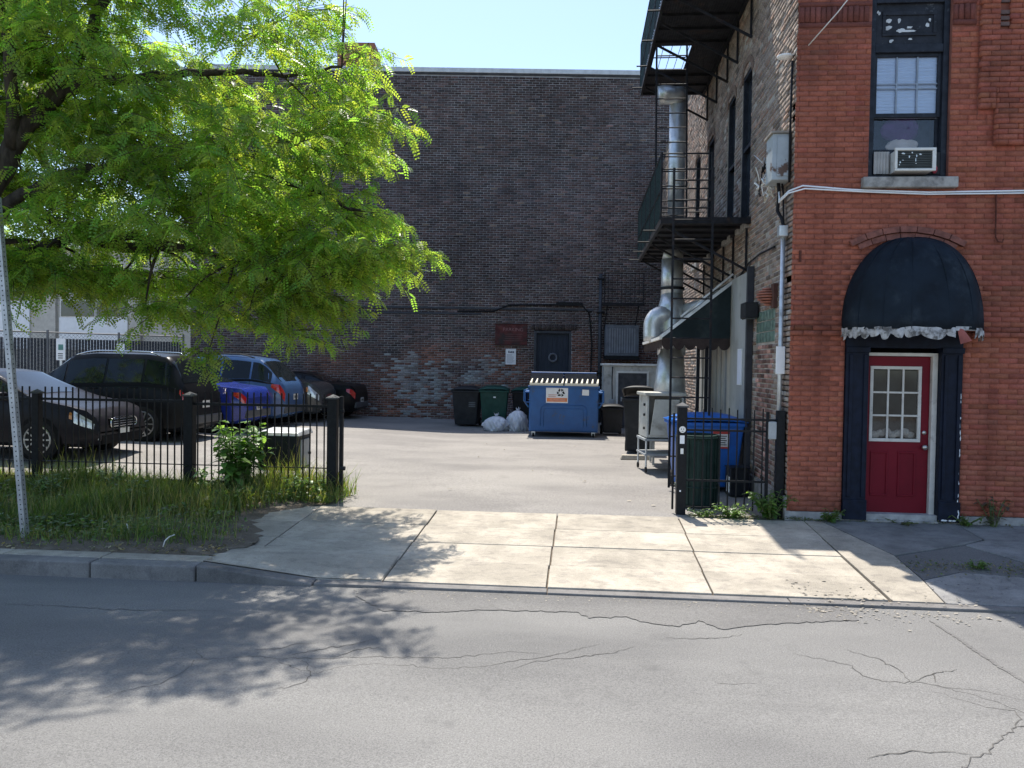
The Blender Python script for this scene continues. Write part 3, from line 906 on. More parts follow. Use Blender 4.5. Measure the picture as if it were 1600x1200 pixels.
# arch over the canopy, brick by brick
ax, az_, R0 = 3.975, 2.30, 1.28
for ring, (ra, rb_) in enumerate(((1.19, 1.262), (1.272, 1.345))):
    a0, a1 = (62, 118) if ring == 0 else (59, 121)
    nb = 7 if ring == 0 else 7
    off = 0 if ring == 0 else .5
    for k in range(nb):
        t0 = math.radians(a0 + (a1 - a0) * (k) / nb); t1 = math.radians(a0 + (a1 - a0) * (k + .96) / nb)
        P = lambda r, t, y: (ax + r * math.cos(t), y, az_ + r * math.sin(t) * .985)
        m4 = [(ra, t0), (ra, t1), (rb_, t1), (rb_, t0)]
        mb = MB().hexa([P(r, t, FY - .035 - .02 * ring) for r, t in m4], [P(r, t, FY + .002) for r, t in m4])
        o = mb.build('arch_brick', mat('arch_red', (.20, .075, .055), .85, var=.3, scale=14, bmp=.3), rb, bevel=.004)
# hooks left in the wall
MB().tube([(5.0, FY - .02, 4.02), (5.0, FY - .03, 3.5), (5.03, FY - .03, 3.44), (5.07, FY - .05, 3.43), (5.08, FY - .05, 3.47)], .009, 5).build('iron_hook', mat('rust_red', (.10, .035, .025), .8), rb)
MB().box(2.7, 2.725, FY - .03, FY, 3.19, 3.33).build('wall_anchor', mat('rust_red'  , (.10, .035, .025), .8), rb)

# ---- upper window
M_blind = mat('sky_tinted_blind', (.62, .74, .95), .7, var=.06, scale=3, stretch=(1, 1, 14))  # blue of the sky mirrored in the panes is put into the blind colour
M_pane2 = clear_glass('window_glass')
M_winblk = mat('black_window_paint', (.02, .024, .033), .4, var=.35, scale=9, dirt=(.07, .08, .095), dscale=10, dlo=.58, dhi=.75)
wy = FY + .1
w = MB()
for (a, b, c, d) in [(3.505, 3.575, 4.225, 6.78), (4.375, 4.445, 4.225, 6.78)]: w.box(a, b, wy - .04, wy + .14, c, d)
w.box(3.575, 4.375, wy - .04, wy + .14, 5.76, 5.86); w.box(3.575, 4.375, wy - .04, wy + .14, 6.36, 6.5)
w.box(3.575, 4.375, wy - .04, wy + .14, 4.225, 4.27)
win = w.build('window', M_winblk, rb, bevel=.006)
mb = MB()
for (a, b, c, d) in [(3.575, 3.615, 4.98, 5.76), (4.335, 4.375, 4.98, 5.76), (3.615, 4.335, 5.72, 5.76), (3.615, 4.335, 4.98, 5.03)]: mb.box(a, b, wy + .0, wy + .04, c, d)
mb.build('upper_sash', M_winblk, win, bevel=.004)
mb = MB()
for x in (3.855, 4.098): mb.box(x - .009, x + .009, wy + .012, wy + .026, 5.03, 5.72)
for z in (5.335, 5.392): mb.box(3.615, 4.335, wy + .0125, wy + .0265, z - .008, z + .008)
mb.build('glazing_bar', mat('blue_grey_bar', (.22, .27, .34), .5), win)
MB().box(3.615, 4.335, wy + .027, wy + .031, 5.03, 5.72).build('pane', M_pane2, win)
mb = MB()
rows = [[(3.58 + i * .79 / 40, wy + .046 + (.004 * math.sin(j * 2.1)), z) for i in range(41)] for j, z in enumerate(np.linspace(4.98, 5.76, 60))]
mb.grid(rows).build('blind', M_blind, win)
mb = MB()
for (a, b, c, d) in [(3.575, 3.61, 4.55, 4.98), (4.34, 4.375, 4.55, 4.98), (3.61, 4.34, 4.55, 4.60)]: mb.box(a, b, wy + .045, wy + .085, c, d)
mb.build('lower_sash', M_winblk, win, bevel=.004)
MB().box(3.61, 4.34, wy + .06, wy + .064, 4.60, 4.98).build('pane', M_pane2, win)
MB().box(3.57, 4.38, wy + .30, wy + .32, 4.2, 6.4).build('dark_room', mat('room_dark', (.035, .04, .06), .9, var=.3), win)
# transom panel with peeling paint
M_trans = mat('peeling_black', (.022, .025, .032), .5, var=.3, scale=9, dirt=(.10, .11, .125), dscale=11, dlo=.6, dhi=.72, bmp=.3)
mb = MB(); mb.box(3.575, 4.375, wy + .0, wy + .04, 5.86, 6.36); tp = mb.build('transom', M_trans, win)
mb = MB()
for (a, b, c, d) in [(3.66, 4.30, 6.22, 6.27), (3.66, 4.30, 5.97, 6.0), (3.66, 3.70, 6.0, 6.22), (4.26, 4.30, 6.0, 6.22)]: mb.box(a, b, wy - .015, wy - .0005, c, d)
mb.build('transom_moulding', M_trans, win, bevel=.004)
def flake(mb, cx, cz, sx, sz, y, n=9):
    pts = []
    for k in range(n):
        t = 2 * PI * k / n
        r = random.uniform(.5, 1.1)
        pts.append((cx + sx * r * math.cos(t), y, cz + sz * r * math.sin(t)))
    mb.add(pts + [(cx, y - .001, cz)], [(k, (k + 1) % n, n) for k in range(n)])
M_flake = mat('bare_pale_wood', (.50, .53, .54), .8, var=.2)
mb = MB()
for (x, z, sx, sz) in [(3.73, 6.24, .05, .012), (3.97, 6.245, .1, .007), (4.2, 6.25, .05, .014), (3.735, 6.15, .045, .022), (3.85, 6.165, .02, .03), (3.72, 6.075, .06, .02), (3.87, 6.04, .04, .022), (3.99, 6.07, .04, .012), (3.95, 6.03, .13, .011), (4.2, 6.1, .02, .03), (4.21, 6.16, .012, .02), (3.78, 5.91, .03, .014), (4.0, 5.93, .03, .01), (3.62, 6.26, .02, .02)]:
    for q in range(2): flake(mb, x + random.uniform(-.015, .015), z + random.uniform(-.008, .008), sx * random.uniform(.8, 1.2), sz * random.uniform(.9, 1.5), wy - .003 if sz < .013 else wy - .0025)
mb.build('peeled_patch', M_flake, win)
MB().box(3.42, 4.53, FY - .09, FY + .1, 4.085, 4.215).build('window_sill', M_sill, rb, bevel=.012)

# things standing in the window
def blob(name, c, s, m, parent, seed=0, n=12, rough=.18, **pr):
    r = random.Random(seed)
    mb = MB(); rows = []
    for j in range(n + 1):
        ph = PI * j / n
        row = []
        for i in range(2 * n + 1):
            th = PI * (i % (2 * n)) / n
            k = 1 + rough * (math.sin(3 * th + seed) * math.sin(2 * ph + seed * .7) + .6 * math.sin(5 * th + 2 * seed + 3 * ph) + .4 * math.sin(9 * th - 4 * ph + seed))* (math.sin(ph))
            row.append((c[0] + s[0] * k * math.sin(ph) * math.cos(th), c[1] + s[1] * k * math.sin(ph) * math.sin(th), c[2] + s[2] * k * math.cos(ph)))
        rows.append(row)
    return mb.grid(rows).build(name, m, parent, smooth=True, **pr)
blob('purple_cloth', (3.965, wy + .105, 4.87), (.21, .03, .16), mat('purple_cloth', (.085, .03, .13), .9, var=.2, bmp=.5), None, 2, rough=.3, label='dark purple cloth bunched up inside the upstairs window', category='cloth')
blob('pale_cushion', (3.97, wy + .105, 4.665), (.19, .03, .085), mat('pale_cushion', (.6, .55, .53), .9, var=.12, bmp=.6, bscale=90), None, 5, rough=.1, label='pale grey cushion below the purple cloth inside the upstairs window', category='cushion')

# air conditioner
o = thing('air_conditioner', 'white window air conditioner with a dark grille in the upstairs window', 'air conditioner', (4.0, FY, 4.27))
a0, a1 = 3.765, 4.245
M_acw = mat('ac_plastic', (.66, .66, .62), .5, var=.08, dirt=(.4, .38, .33), dscale=6, dlo=.58, dhi=.8)
MB().box(a0 + .02, a1 - .02, FY - .10, FY + .32, 4.275, 4.53).build('casing', M_acw, o, bevel=.008)
mb = MB()
for (a, b, c, d) in [(a0, a1, 4.515, 4.548), (a0, a1, 4.272, 4.30), (a0, a0 + .032, 4.30, 4.515), (a1 - .045, a1, 4.30, 4.515)]: mb.box(a, b, FY - .135, FY - .101, c, d)
mb.build('bezel', M_acw, o, bevel=.006)
MB().box(a0 + .032, a1 - .045, FY - .112, FY - .1005, 4.30, 4.515).build('grille_back', mat('grille_dark', (.035, .042, .042), .6), o)
for k in range(10): MB().box(a0 + .033, a1 - .046, FY - .124, FY - .1125, 4.306 + k * .021, 4.314 + k * .021).build('louvre', mat('louvre_grey', (.075, .085, .085), .5), o)
mb = MB()
for (x, z, sx, sz) in [(3.86, 4.48, .026, .012), (3.935, 4.44, .01, .018), (3.965, 4.49, .01, .01), (4.02, 4.45, .008, .02), (4.01, 4.40, .006, .025), (4.06, 4.47, .02, .008), (3.86, 4.40, .018, .005), (3.83, 4.375, .01, .012), (4.015, 4.36, .01, .005), (3.82, 4.345, .008, .008)]:
    flake(mb, x, z, sx, sz, FY - .1262)
mb.build('bent_fin', mat('bare_aluminium', (.6, .63, .63), .35, .6), o)
mb = MB()
for k in range(11): mb.hexa([(3.578 + k * .017, FY + .03 + .012 * (k % 2), 4.275), (3.595 + k * .017, FY + .042 - .012 * (k % 2), 4.275), (3.595 + k * .017, FY + .047 - .012 * (k % 2), 4.275), (3.578 + k * .017, FY + .035 + .012 * (k % 2), 4.275)],
                       [(3.578 + k * .017, FY + .03 + .012 * (k % 2), 4.545), (3.595 + k * .017, FY + .042 - .012 * (k % 2), 4.545), (3.595 + k * .017, FY + .047 - .012 * (k % 2), 4.545), (3.578 + k * .017, FY + .035 + .012 * (k % 2), 4.545)])
mb.build('accordion_panel', mat('accordion_grey', (.36, .35, .33), .6, var=.2), o)
MB().box(4.25, 4.37, FY + .06, FY + .09, 4.275, 4.54).build('filler_panel', M_darkplastic, o)
blob('packing_rag', (4.30, FY + .04, 4.33), (.035, .02, .05), mat('red_rag', (.35, .04, .06), .9), o, 3)

# ---- doorway
sy = FY - .03
mb = MB()
for (a, b) in [(3.29, 3.565), (4.42, 4.67)]:
    mb.box(a, b, sy, FY + .30, .02, 2.14)
mb.box(3.29, 4.67, sy + .002, FY + .30, 2.141, 2.51)
sur = mb.build('door_surround', M_navy, rb, bevel=.008)
mb = MB()
for (a, b) in [(3.33, 3.37), (3.50, 3.54), (4.45, 4.485), (4.605, 4.645)]: mb.box(a, b, sy - .02, sy - .0005, .30, 2.06)
for (a, b) in [(3.285, 3.57), (4.415, 4.675)]:
    mb.box(a, b, sy - .028, sy - .0005, .02, .27); mb.box(a, b, sy - .03, sy - .0005, 2.08, 2.15)
mb.build('surround_moulding', M_navy, sur, bevel=.006)
mb = MB()
for k in range(16):
    z = [.1, .13, .16, .28, .5, .52, .62, .85, .9, 1.05, 1.12, 1.2, 1.5, 1.56, 1.3, .35][k]
    flake(mb, 4.652 + random.uniform(-.008, .008), z, .008, random.uniform(.01, .05), sy - .0285 if z < .27 else sy - .004)
for x in (4.47, 4.5, 4.56, 4.6): flake(mb, x, .045, .03, .012, sy - .0295)
mb.build('peeled_patch', M_whiteclean, sur)
dy = FY + .12
M_trimw = mat('white_trim', (.60, .57, .52), .55, var=.1, dirt=(.35, .32, .28), dscale=7, dlo=.55, dhi=.75)
mb = MB(); mb.box(4.355, 4.418, dy - .06, dy + .06, .06, 2.085); mb.box(3.567, 4.355, dy - .06, dy + .06, 2.045, 2.086); mb.box(3.567, 3.585, dy - .05, dy + .06, .06, 2.045); mb.box(3.567, 4.418, dy - .07, dy + .06, .03, .06)
mb.build('door_frame', M_trimw, rb, bevel=.005)
M_doorred = mat('deep_red_door', (.155, .004, .014), .5, spec=.2, var=.12, scale=4, bmp=.05, dirt=(.12, .005, .013), dscale=2, dlo=.5, dhi=.8)
d0, d1 = 3.59, 4.35
mb = MB()
gx0, gx1, gz0, gz1 = d0 + .045, d0 + .66, .98, 1.92
mb.box(d0, d1, dy, dy + .045, .065, gz0); mb.box(d0, gx0, dy, dy + .045, gz0 + .0005, 2.04); mb.box(gx1, d1, dy, dy + .045, gz0 + .0005, 2.04); mb.box(gx0, gx1, dy, dy + .045, gz1, 2.04)
door = mb.build('door', M_doorred, rb)
mb = MB()
for (a, b) in [(d0 + .07, d0 + .285), (d0 + .40, d0 + .615)]:
    for (p, q, r, s_) in [(a, b, .30, .325), (a, b, .835, .86), (a, a + .025, .3255, .8345), (b - .025, b, .3255, .8345)]: mb = MB() if False else mb; mb.box(p, q, dy - .012, dy - .0005, r, s_)
mb.build('raised_panel', M_doorred, door, bevel=.005)
mb = MB()
for (p, q, r, s_) in [(gx0, gx1, gz0, gz0 + .04), (gx0, gx1, gz1 - .04, gz1), (gx0, gx0 + .038, gz0 + .04, gz1 - .04), (gx1 - .038, gx1, gz0 + .04, gz1 - .04)]: mb.box(p, q, dy - .014, dy + .03, r, s_)
mb.build('lite_frame', M_trimw, door, bevel=.004)
mb = MB()
for k in (1, 2):
    x = gx0 + .038 + (gx1 - gx0 - .076) * k / 3; mb.box(x - .011, x + .011, dy - .010, dy + .02, gz0 + .04, gz1 - .04)
    z = gz0 + .04 + (gz1 - gz0 - .08) * k / 3; mb.box(gx0 + .038, gx1 - .038, dy - .0095, dy + .0205, z - .011, z + .011)
mb.build('glazing_bar', M_trimw, door)
M_dglass = glass_mat('door_glass', (.035, .04, .038), .06, .5)
for i in range(3):
    for j in range(3):
        x = gx0 + .038 + (gx1 - gx0 - .076) * i / 3; z = gz0 + .04 + (gz1 - gz0 - .08) * j / 3
        MB().box(x + .011, x + (gx1 - gx0 - .076) / 3 - .011, dy + .006, dy + .010, z + .011, z + (gz1 - gz0 - .08) / 3 - .011).build('pane', M_pane2 if j == 0 else M_dglass, door)
for k in range(7):
    blob('paper_heap', (gx0 + .1 + k * .07, dy + .07, 1.06 + .02 * (k % 3)), (.06, .03, .045), mat('crumpled_paper', (.4, .38, .35), .9, var=.3), door, k, 8)
MB().box(d0, d1, dy + .12, dy + .14, .065, 2.04).build('dark_hall_panel', mat('hall_dark', (.05, .052, .05), .9, var=.5, scale=5), door)  # dark panel standing in for the unlit hall behind the door glass
mb = MB(); mb.lathe([(.012, 0), (.02, .01), (.034, .03), (.034, .05), (.02, .062), (.001, .064)], (0, 0, 0), 12)
mb.v = [(d1 - .055 + x, dy - z, .92 + y) for x, y, z in mb.v]
mb.build('knob', mat('brushed_nickel', (.5, .48, .45), .3, .9, var=.1), door, smooth=True)
mb = MB(); mb.lathe([(.026, 0), (.026, .012), (.02, .018), (.001, .02)], (0, 0, 0), 12)
mb.v = [(d1 - .055 + x, dy - z, 1.10 + y) for x, y, z in mb.v]
mb.build('deadbolt', MATS['brushed_nickel'], door, smooth=True)
MB().box(3.56, 4.42, FY - .06, FY + .1, -.08, .028).build('doorstep', M_sill, rb, bevel=.01)

# ---- dome canopy
cp = thing('door_canopy', 'domed dark blue fabric canopy with a torn white scalloped edge over the red door', 'canopy', (4.03, FY, 2.33))
M_can = mat('navy_canvas', (.008, .014, .022), .75, var=.3, scale=3, dirt=(.03, .042, .054), dscale=2.4, dlo=.5, dhi=.75, bmp=.12, bscale=300)
ca, cb, cc, cx = .80, .60, 1.13, 4.03
def dome(th, ph, k=1.0):
    # th: 0..pi round the rim, ph: 0 rim .. pi/2 apex at wall
    e = .82
    cph, sph = math.cos(ph), math.sin(ph)
    sg = 1 if math.cos(th) >= 0 else -1
    x = cx + ca * k * sg * abs(math.cos(th)) ** .72 * cph ** e
    y = FY - .01 - cb * k * math.sin(th) * cph ** e
    z = 2.35 + cc * k * sph ** .92
    return (x, y, z)
rows = []
for j in range(19):
    ph = (PI / 2) * j / 18
    rows.append([dome(PI * i / 40, ph, 1 + .006 * math.sin(i * 1.1 + j * .5)) for i in range(41)])
MB().grid(rows).build('fabric', M_can, cp, smooth=True, solid=.006)
for i in (7, 13, 18, 22, 27, 33):
    MB().tube([dome(PI * i / 40, (PI / 2) * j / 18, 1.006) for j in range(19)], .004, 5).build('seam', M_can, cp)
MB().tube([dome(PI * i / 40, 0, .985) for i in range(41)], .012, 6).build('rim_tube', M_steelgrey, cp)
M_val = mat('dirty_white_canvas', (.42, .42, .42), .85, var=.2, scale=14, dirt=(.10, .095, .09), dscale=9, dlo=.44, dhi=.62)
def valance(i0, i1, seed):
    mb = MB(); top, bot = [], []
    n_ = (i1 - i0) * 6
    for q in range(n_ + 1):
        t = i0 + (i1 - i0) * q / n_
        x, y, z = dome(PI * t / 40, 0, 1.004)
        sag = .004 * math.sin(t * 2.1)
        top.append((x, y, z + .025 + sag))
        bot.append((x + .006 * math.sin(t * 5.1), y - .012 * math.sin(t * 2.9 + seed), z - .045 - .075 * abs(math.sin(PI * t / 2.3)) ** .55 * (.8 + .25 * math.sin(t * 1.7)) + sag))
    mb.grid([bot, [((a[0] + b[0]) / 2, (a[1] + b[1]) / 2 - .004, (a[2] + b[2]) / 2) for a, b in zip(top, bot)], top])
    mb.build('valance', M_val, cp, solid=.0015)
valance(0, 12, 1); valance(17, 40, 2)
mb = MB(); pts_t = [dome(PI * t / 40, 0, 1.004) for t in (12, 13.5, 15, 17)]
mb.grid([[(x, y, z + .012 - .01 * k) for k, (x, y, z) in enumerate(pts_t)], [(x, y, z + .034) for x, y, z in pts_t]])
mb.build('torn_edge', M_val, cp, solid=.003)
x, y, z = dome(PI * 15.6 / 40, 0, 1.01)
mb = MB().add([(x - .07, y, z + .02), (x + .0, y - .004, z + .0), (x + .09, y - .02, z - .13), (x - .03, y - .01, z - .17), (x + .03, y - .02, z - .08)], [(0, 1, 4), (1, 2, 4), (2, 3, 4), (3, 0, 4)])
mb.build('hanging_rag', mat('red_brown_rag', (.28, .085, .07), .85, var=.2), cp, solid=.004)

# ---- side wall (faces the lot)
SW = [(12.50, 13.22, 4.2, 6.62), (13.78, 14.45, 4.2, 6.62), (15.85, 16.6, 4.15, 6.5), (17.6, 18.3, 4.2, 6.6)]
mb = MB()
def side_core(mb):
    ys = [FY + .402] + [v for s in SW for v in s[:2]] + [WEND]
    z0 = -.15
    mb.box(WX + .008, WX + .44, FY + .402, WEND, z0, 4.15)
    mb.box(WX + .008, WX + .44, FY + .402, WEND, 6.62, ROOF - .3)
    for k in range(0, len(ys), 2):
        mb.box(WX + .008, WX + .44, ys[k], ys[k + 1], 4.1505, 6.6195)
    return mb
side_core(mb).build('side_wall', M_mortside, rb)
mb = MB().box(WX + .008, WX + .05, FY + .009, FY + .4, -.1, ROOF - .3); mb.build('side_return', M_mortside, rb)
PANEL = (12.05, 17.2, .0, 3.36)
holes = [(a, b, c, d) for a, b, c, d in SW] + [PANEL, (10.72, 11.80, 2.22, 2.70)]
B = lay_bricks(FY, WEND, .02, ROOF - .3, .215, .0685, .014, holes)
um, vm = B[:, :2].mean(1), B[:, 2:].mean(1); n = len(B)
tb = np.array([.27, .215, .18])[None] * rng.lognormal(0, .17, n)[:, None]
pk = rng.random(n) < .2; tb[pk] *= np.array([1.12, .96, .9])
dk = rng.random(n) < .12; tb[dk] *= .62
wht = (rng.random(n) < .10 * (vm < 3) + .01); tb[wht] = np.array([.42, .39, .36]) * rng.uniform(.6, 1, (wht.sum(), 1))
redlow = (um > 10.75) & (um < 11.8) & (vm < 2.2)
tb[redlow] = np.array([.23, .13, .105]) * rng.lognormal(0, .45, (redlow.sum(), 1))
brick_mesh('side_brickwork', B, (WX + .008, 0, 0), (0, 1, 0), (0, 0, 1), (-1, 0, 0), .006, tb, M_bside, rb, .003, kind='stuff')
# arched heads, frames and panes of the tall side windows
for (a, b, c, d) in SW:
    m_ = (a + b) / 2
    sb = []
    mb = MB()
    for k in range(9):
        t0, t1 = PI * k / 9, PI * (k + .92) / 9
        P = lambda r, t, x: (x, m_ - r * math.cos(t), d + (r - .05) * math.sin(t) * .75 - .12)
        r0, r1 = (b - a) / 2, (b - a) / 2 + .12
        q = [(r0, t0), (r0, t1), (r1, t1), (r1, t0)]
        mb = MB().hexa([P(r, t, WX - .012) for r, t in q], [P(r, t, WX + .1) for r, t in q])
        mb.build('arch_brick', mat('brown_arch', (.19, .13, .10), .9, var=.35, scale=20, bmp=.4), rb)
    w = MB()
    w.box(WX + .02, WX + .2, a, a + .06, c, d); w.box(WX + .02, WX + .2, b - .06, b, c, d); w.box(WX + .02, WX + .2, a + .06, b - .06, d - .07, d); w.box(WX + .02, WX + .2, a + .06, b - .06, c, c + .07); w.box(WX + .03, WX + .19, a + .06, b - .06, (c + d) / 2 - .03, (c + d) / 2 + .03)
    w_ = w.build('window', M_winblk, rb)
    MB().box(WX + .09, WX + .10, a + .06, b - .06, c + .07, d - .07).build('pane', M_pane, w_)
    MB().box(WX - .06, WX + .1, a - .06, b + .06, c - .14, c - .001).build('window_sill', M_sill, rb, bevel=.01)
# iron jamb on the first window edge and stone base
MB().box(WX - .03, WX + .005, FY + .0, 12.0, -.12, .28).build('side_plinth', mat('plinth_stone', (.24, .225, .21), .9, var=.35, scale=5, bmp=.5), rb)

# glass-block light
M_gb = mat('green_glass_block', (.13, .20, .165), .25, var=.3, scale=12, dirt=(.3, .33, .3), dscale=14, dlo=.55, dhi=.7)
gb = MB().box(WX + .012, WX + .1, 10.72, 11.80, 2.22, 2.70).build('glass_block_light', M_mortside, rb)
for i in range(6):
    for j in range(3):
        y, z = 10.73 + i * .178, 2.235 + j * .153
        MB().box(WX - .004, WX + .0115, y, y + .165, z, z + .14).build('glass_block', M_gb, gb, bevel=.01)

# grey cladding under the awning
M_clad = mat('grey_cladding', (.36, .37, .36), .6, var=.15, scale=2, dirt=(.24, .235, .22), dscale=1.6, dlo=.5, dhi=.75, stretch=(1, 1, .3))
M_clad2 = mat('cream_cladding', (.47, .45, .41), .65, var=.15, scale=2, dirt=(.3, .28, .25), dscale=1.8, dlo=.5, dhi=.75, stretch=(1, 1, .3))
cl = MB().box(WX - .01, WX + .3, PANEL[0], PANEL[1], -.05, PANEL[3]).build('cladding', mat('cladding_gap', (.05, .05, .052), .8), rb)
MB().box(WX - .065, WX - .011, 12.14, 13.42, .0, 3.34).build('clad_panel', M_clad, cl, bevel=.006)
MB().box(WX - .09, WX - .0, 12.03, 12.13, .0, 3.40).build('clad_post', mat('dark_trim', (.05, .052, .06), .6), cl)
y = 13.46
k = 0
while y < 17.1:
    wd = random.choice((.26, .34, .2))
    MB().box(WX - .05 - .025 * (k % 2), WX - .011, y, y + wd - .03, .0, 3.3).build('clad_panel', (M_clad2, M_clad)[k % 2], cl, bevel=.005)
    y += wd; k += 1

def onside(name, label, cat, y, z):
    return thing(name, label, cat, (WX, y, z))
o = onside('strip_sign', 'tall narrow white blank sign on the grey cladding', 'sign', 12.7, 1.6)
MB().box(WX - .085, WX - .066, 12.42, 12.72, 1.60, 2.17).build('plate', M_whiteclean, o, bevel=.003)
MB().box(WX - .088, WX - .0855, 12.44, 12.70, 1.615, 2.155).build('face', mat('pale_blue_white', (.68, .71, .8), .5, var=.04), o)
o = onside('wall_lamp', 'square black flood lamp box on the corner building above the glass blocks', 'lamp', 11.9, 2.7)
MB().box(WX - .21, WX - .02, 11.62, 11.95, 2.60, 2.83).build('housing', M_darkplastic, o, bevel=.012)
MB().box(WX - .19, WX - .04, 11.66, 11.91, 2.585, 2.599).build('lens', M_pane, o)
MB().box(WX - .02, WX + .005, 11.7, 11.86, 2.66, 2.78).build('bracket', M_black, o)

o = onside('vent_hood', 'rusty round vent hood with louvres beside the glass blocks', 'vent', 10.9, 2.8)
M_vent = mat('vent_red', (.32, .12, .08), .6, var=.3, scale=12)
mb = MB()
for k in range(7):
    z = 2.72 + k * .035
    r = .155 * math.sin(PI * (k + 1) / 8.5)
    mb.lathe([(r, 0), (r * 1.08, .012), (r, .024)], (WX - .06, 10.86, z), 14)
mb.build('louvre', M_vent, o, smooth=True)
MB().box(WX - .05, WX + .012, 10.62, 10.78, 2.68, 3.0).build('box', mat('vent_box', (.10, .05, .04), .8), o)

# meter cabinet with loose wires
o = onside('utility_cabinet', 'rusty pale grey utility cabinet on the side wall near the building corner', 'cabinet', 10.3, 4.2)
M_cab = mat('cabinet_grey', (.36, .40, .42), .5, var=.1, dirt=(.10, .055, .035), dscale=3.6, dlo=.53, dhi=.6)
MB().box(WX - .225, WX + .005, 10.12, 10.46, 4.24, 4.82).build('body', M_cab, o, bevel=.01)
MB().box(WX - .25, WX + .01, 10.09, 10.49, 4.821, 4.845).build('cap', mat('cab_cap', (.30, .27, .23), .7, var=.3), o)
MB().box(WX - .17, WX - .01, 10.108, 10.119, 4.29, 4.78).build('door', M_cab, o)
r = random.Random(3)
for k in range(11):
    y0, z0 = 10.5 + r.uniform(0, .3), 4.5 + r.uniform(-.25, .2)
    pts = [(WX - .12 - r.uniform(0, .1), y0, z0)]
    for q in range(6):
        x, y, z = pts[-1]
        pts.append((min(WX - .02, x + r.uniform(-.07, .07)), y + r.uniform(-.06, .12), z + r.uniform(-.13, .1)))
    MB().tube(pts, .008 + .006 * (k % 3 == 0), 5).build('loose_wire', (M_white, M_ink, M_galv, M_white)[k % 4], o, smooth=True)
o = onside('bird_nest_debris', 'tangle of pale scraps and wire stuck on the side wall left of the cabinet', 'debris', 11.5, 4.4)
mb = MB()
for k in range(34):
    x, y, z = WX - r.uniform(.01, .14), 10.5 + r.uniform(0, .45), 4.15 + r.uniform(0, .45)
    s_ = r.uniform(.015, .05)
    mb.add([(x, y, z), (x - s_ * r.uniform(-.5, .8), y + s_, z + s_ * r.uniform(-1, 1)), (x - s_, y + s_ * r.uniform(-1, 1), z + s_), (x + s_ * .2, y - s_ * .6, z + s_ * r.uniform(.2, 1))], [(0, 1, 2), (0, 2, 3)])
mb.build('scrap', mat('nest_scrap', (.42, .38, .31), .8, var=.5, scale=20), o, kind='stuff')

o = onside('wall_conduit', 'pale vertical conduit with a white junction plate near the building corner', 'conduit', 10.35, 0)
yc = 10.2
MB().tube([(WX - .05, yc, .05), (WX - .05, yc, 3.55)], .03, 8).build('pipe', M_galv, o, smooth=True)
MB().tube([(WX - .05, yc + .07, .05), (WX - .05, yc + .07, 1.3)], .018, 6).build('pipe', M_galv, o, smooth=True)
MB().box(WX - .11, WX + .0, yc - .06, yc + .07, 3.54, 3.68).build('fitting', M_galv, o, bevel=.01)
MB().box(WX - .115, WX - .005, yc - .055, yc - .032, 1.80, 2.15).build('junction_plate', M_whiteclean, o, bevel=.004)
MB().box(WX - .12, WX - .0, yc - .05, yc + .1, .98, 1.22).build('junction_box', M_steelgrey, o, bevel=.01)
o = onside('service_cable', 'black service cables hanging from the cabinet down to the conduit', 'cable', 10.6, 3.6)
MB().tube([(WX - .10, 10.3, 4.25), (WX - .08, 10.34, 4.1), (WX - .09, 10.36, 3.9), (WX - .05, 10.28, 3.78), (WX - .05, yc, 3.68)], .022, 6).build('cable', M_ink, o, smooth=True)
MB().tube([(WX - .05, 10.35, 4.3), (WX - .04, 10.28, 4.1), (WX - .03, 10.3, 3.9), (WX - .04, yc + .03, 3.69)], .012, 6).build('cable', M_ink, o, smooth=True)
MB().tube([(WX - .02, FY + .12, 5.7), (WX - .025, FY + .13, 5.0), (WX - .02, FY + .14, 4.2)], .014, 6).build('cable', M_ink, o, smooth=True)
MB().tube([(WX - .02, 10.75, 3.5), (WX - .025, 11.6, 3.52), (WX - .03, 12.3, 3.48), (WX - .02, 13.3, 3.3)], .014, 6).build('cable', M_rustblk, o, smooth=True)

o = thing('white_cables', 'pair of white cables strung across the red brick front under the window sill', 'cable', (3.9, FY, 4.0))
MB().tube([(WX - .06, 10.45, 4.22), (WX - .13, 10.1, 3.98), (WX - .06, FY - .02, 4.06), (WX + .1, FY - .03, 4.12), (3.3, FY - .03, 4.07), (4.2, FY - .03, 4.035), (5.3, FY - .03, 4.05), (8.9, FY - .03, 4.1)], .011, 6).build('cable', M_whiteclean, o, smooth=True)
MB().tube([(WX - .06, 10.4, 4.2), (WX - .14, 10.08, 3.95), (WX - .07, FY - .03, 4.03), (WX + .12, FY - .05, 4.08), (3.4, FY - .035, 4.045), (4.2, FY - .035, 4.01), (5.3, FY - .035, 4.02), (8.9, FY - .035, 4.07)], .010, 6).build('cable', M_whiteclean, o, smooth=True)
MB().tube([(3.3, FY - .02, 4.055), (4.2, FY - .02, 4.02), (5.3, FY - .02, 4.03), (8.9, FY - .02, 4.05)], .009, 6).build('cable', M_ink, o, smooth=True)
o = thing('aerial_wire', 'thin pale wire rising from the building corner past the soldier bricks', 'wire', (2.8, FY, 5.8))
MB().tube([(WX + .13, FY - .02, 5.83), (3.0, FY - .3, 6.1), (3.35, FY - .6, 6.55), (6.0, FY - 4.0, 10.5)], .007, 5).build('wire', M_white, o, smooth=True)
o = onside('wall_spotlight', 'small white bracket high on the side wall at the building corner', 'bracket', 10.2, 5.8)
MB().lathe([(.02, 0), (.09, .02), (.10, .04), (.02, .07)], (WX - .10, 10.12, 5.74), 12).build('shade', M_whiteclean, o, smooth=True)
MB().cyl((WX - .1, 10.12, 5.79), (WX + .005, 10.12, 5.79), .015, 6).build('arm', M_steelgrey, o)

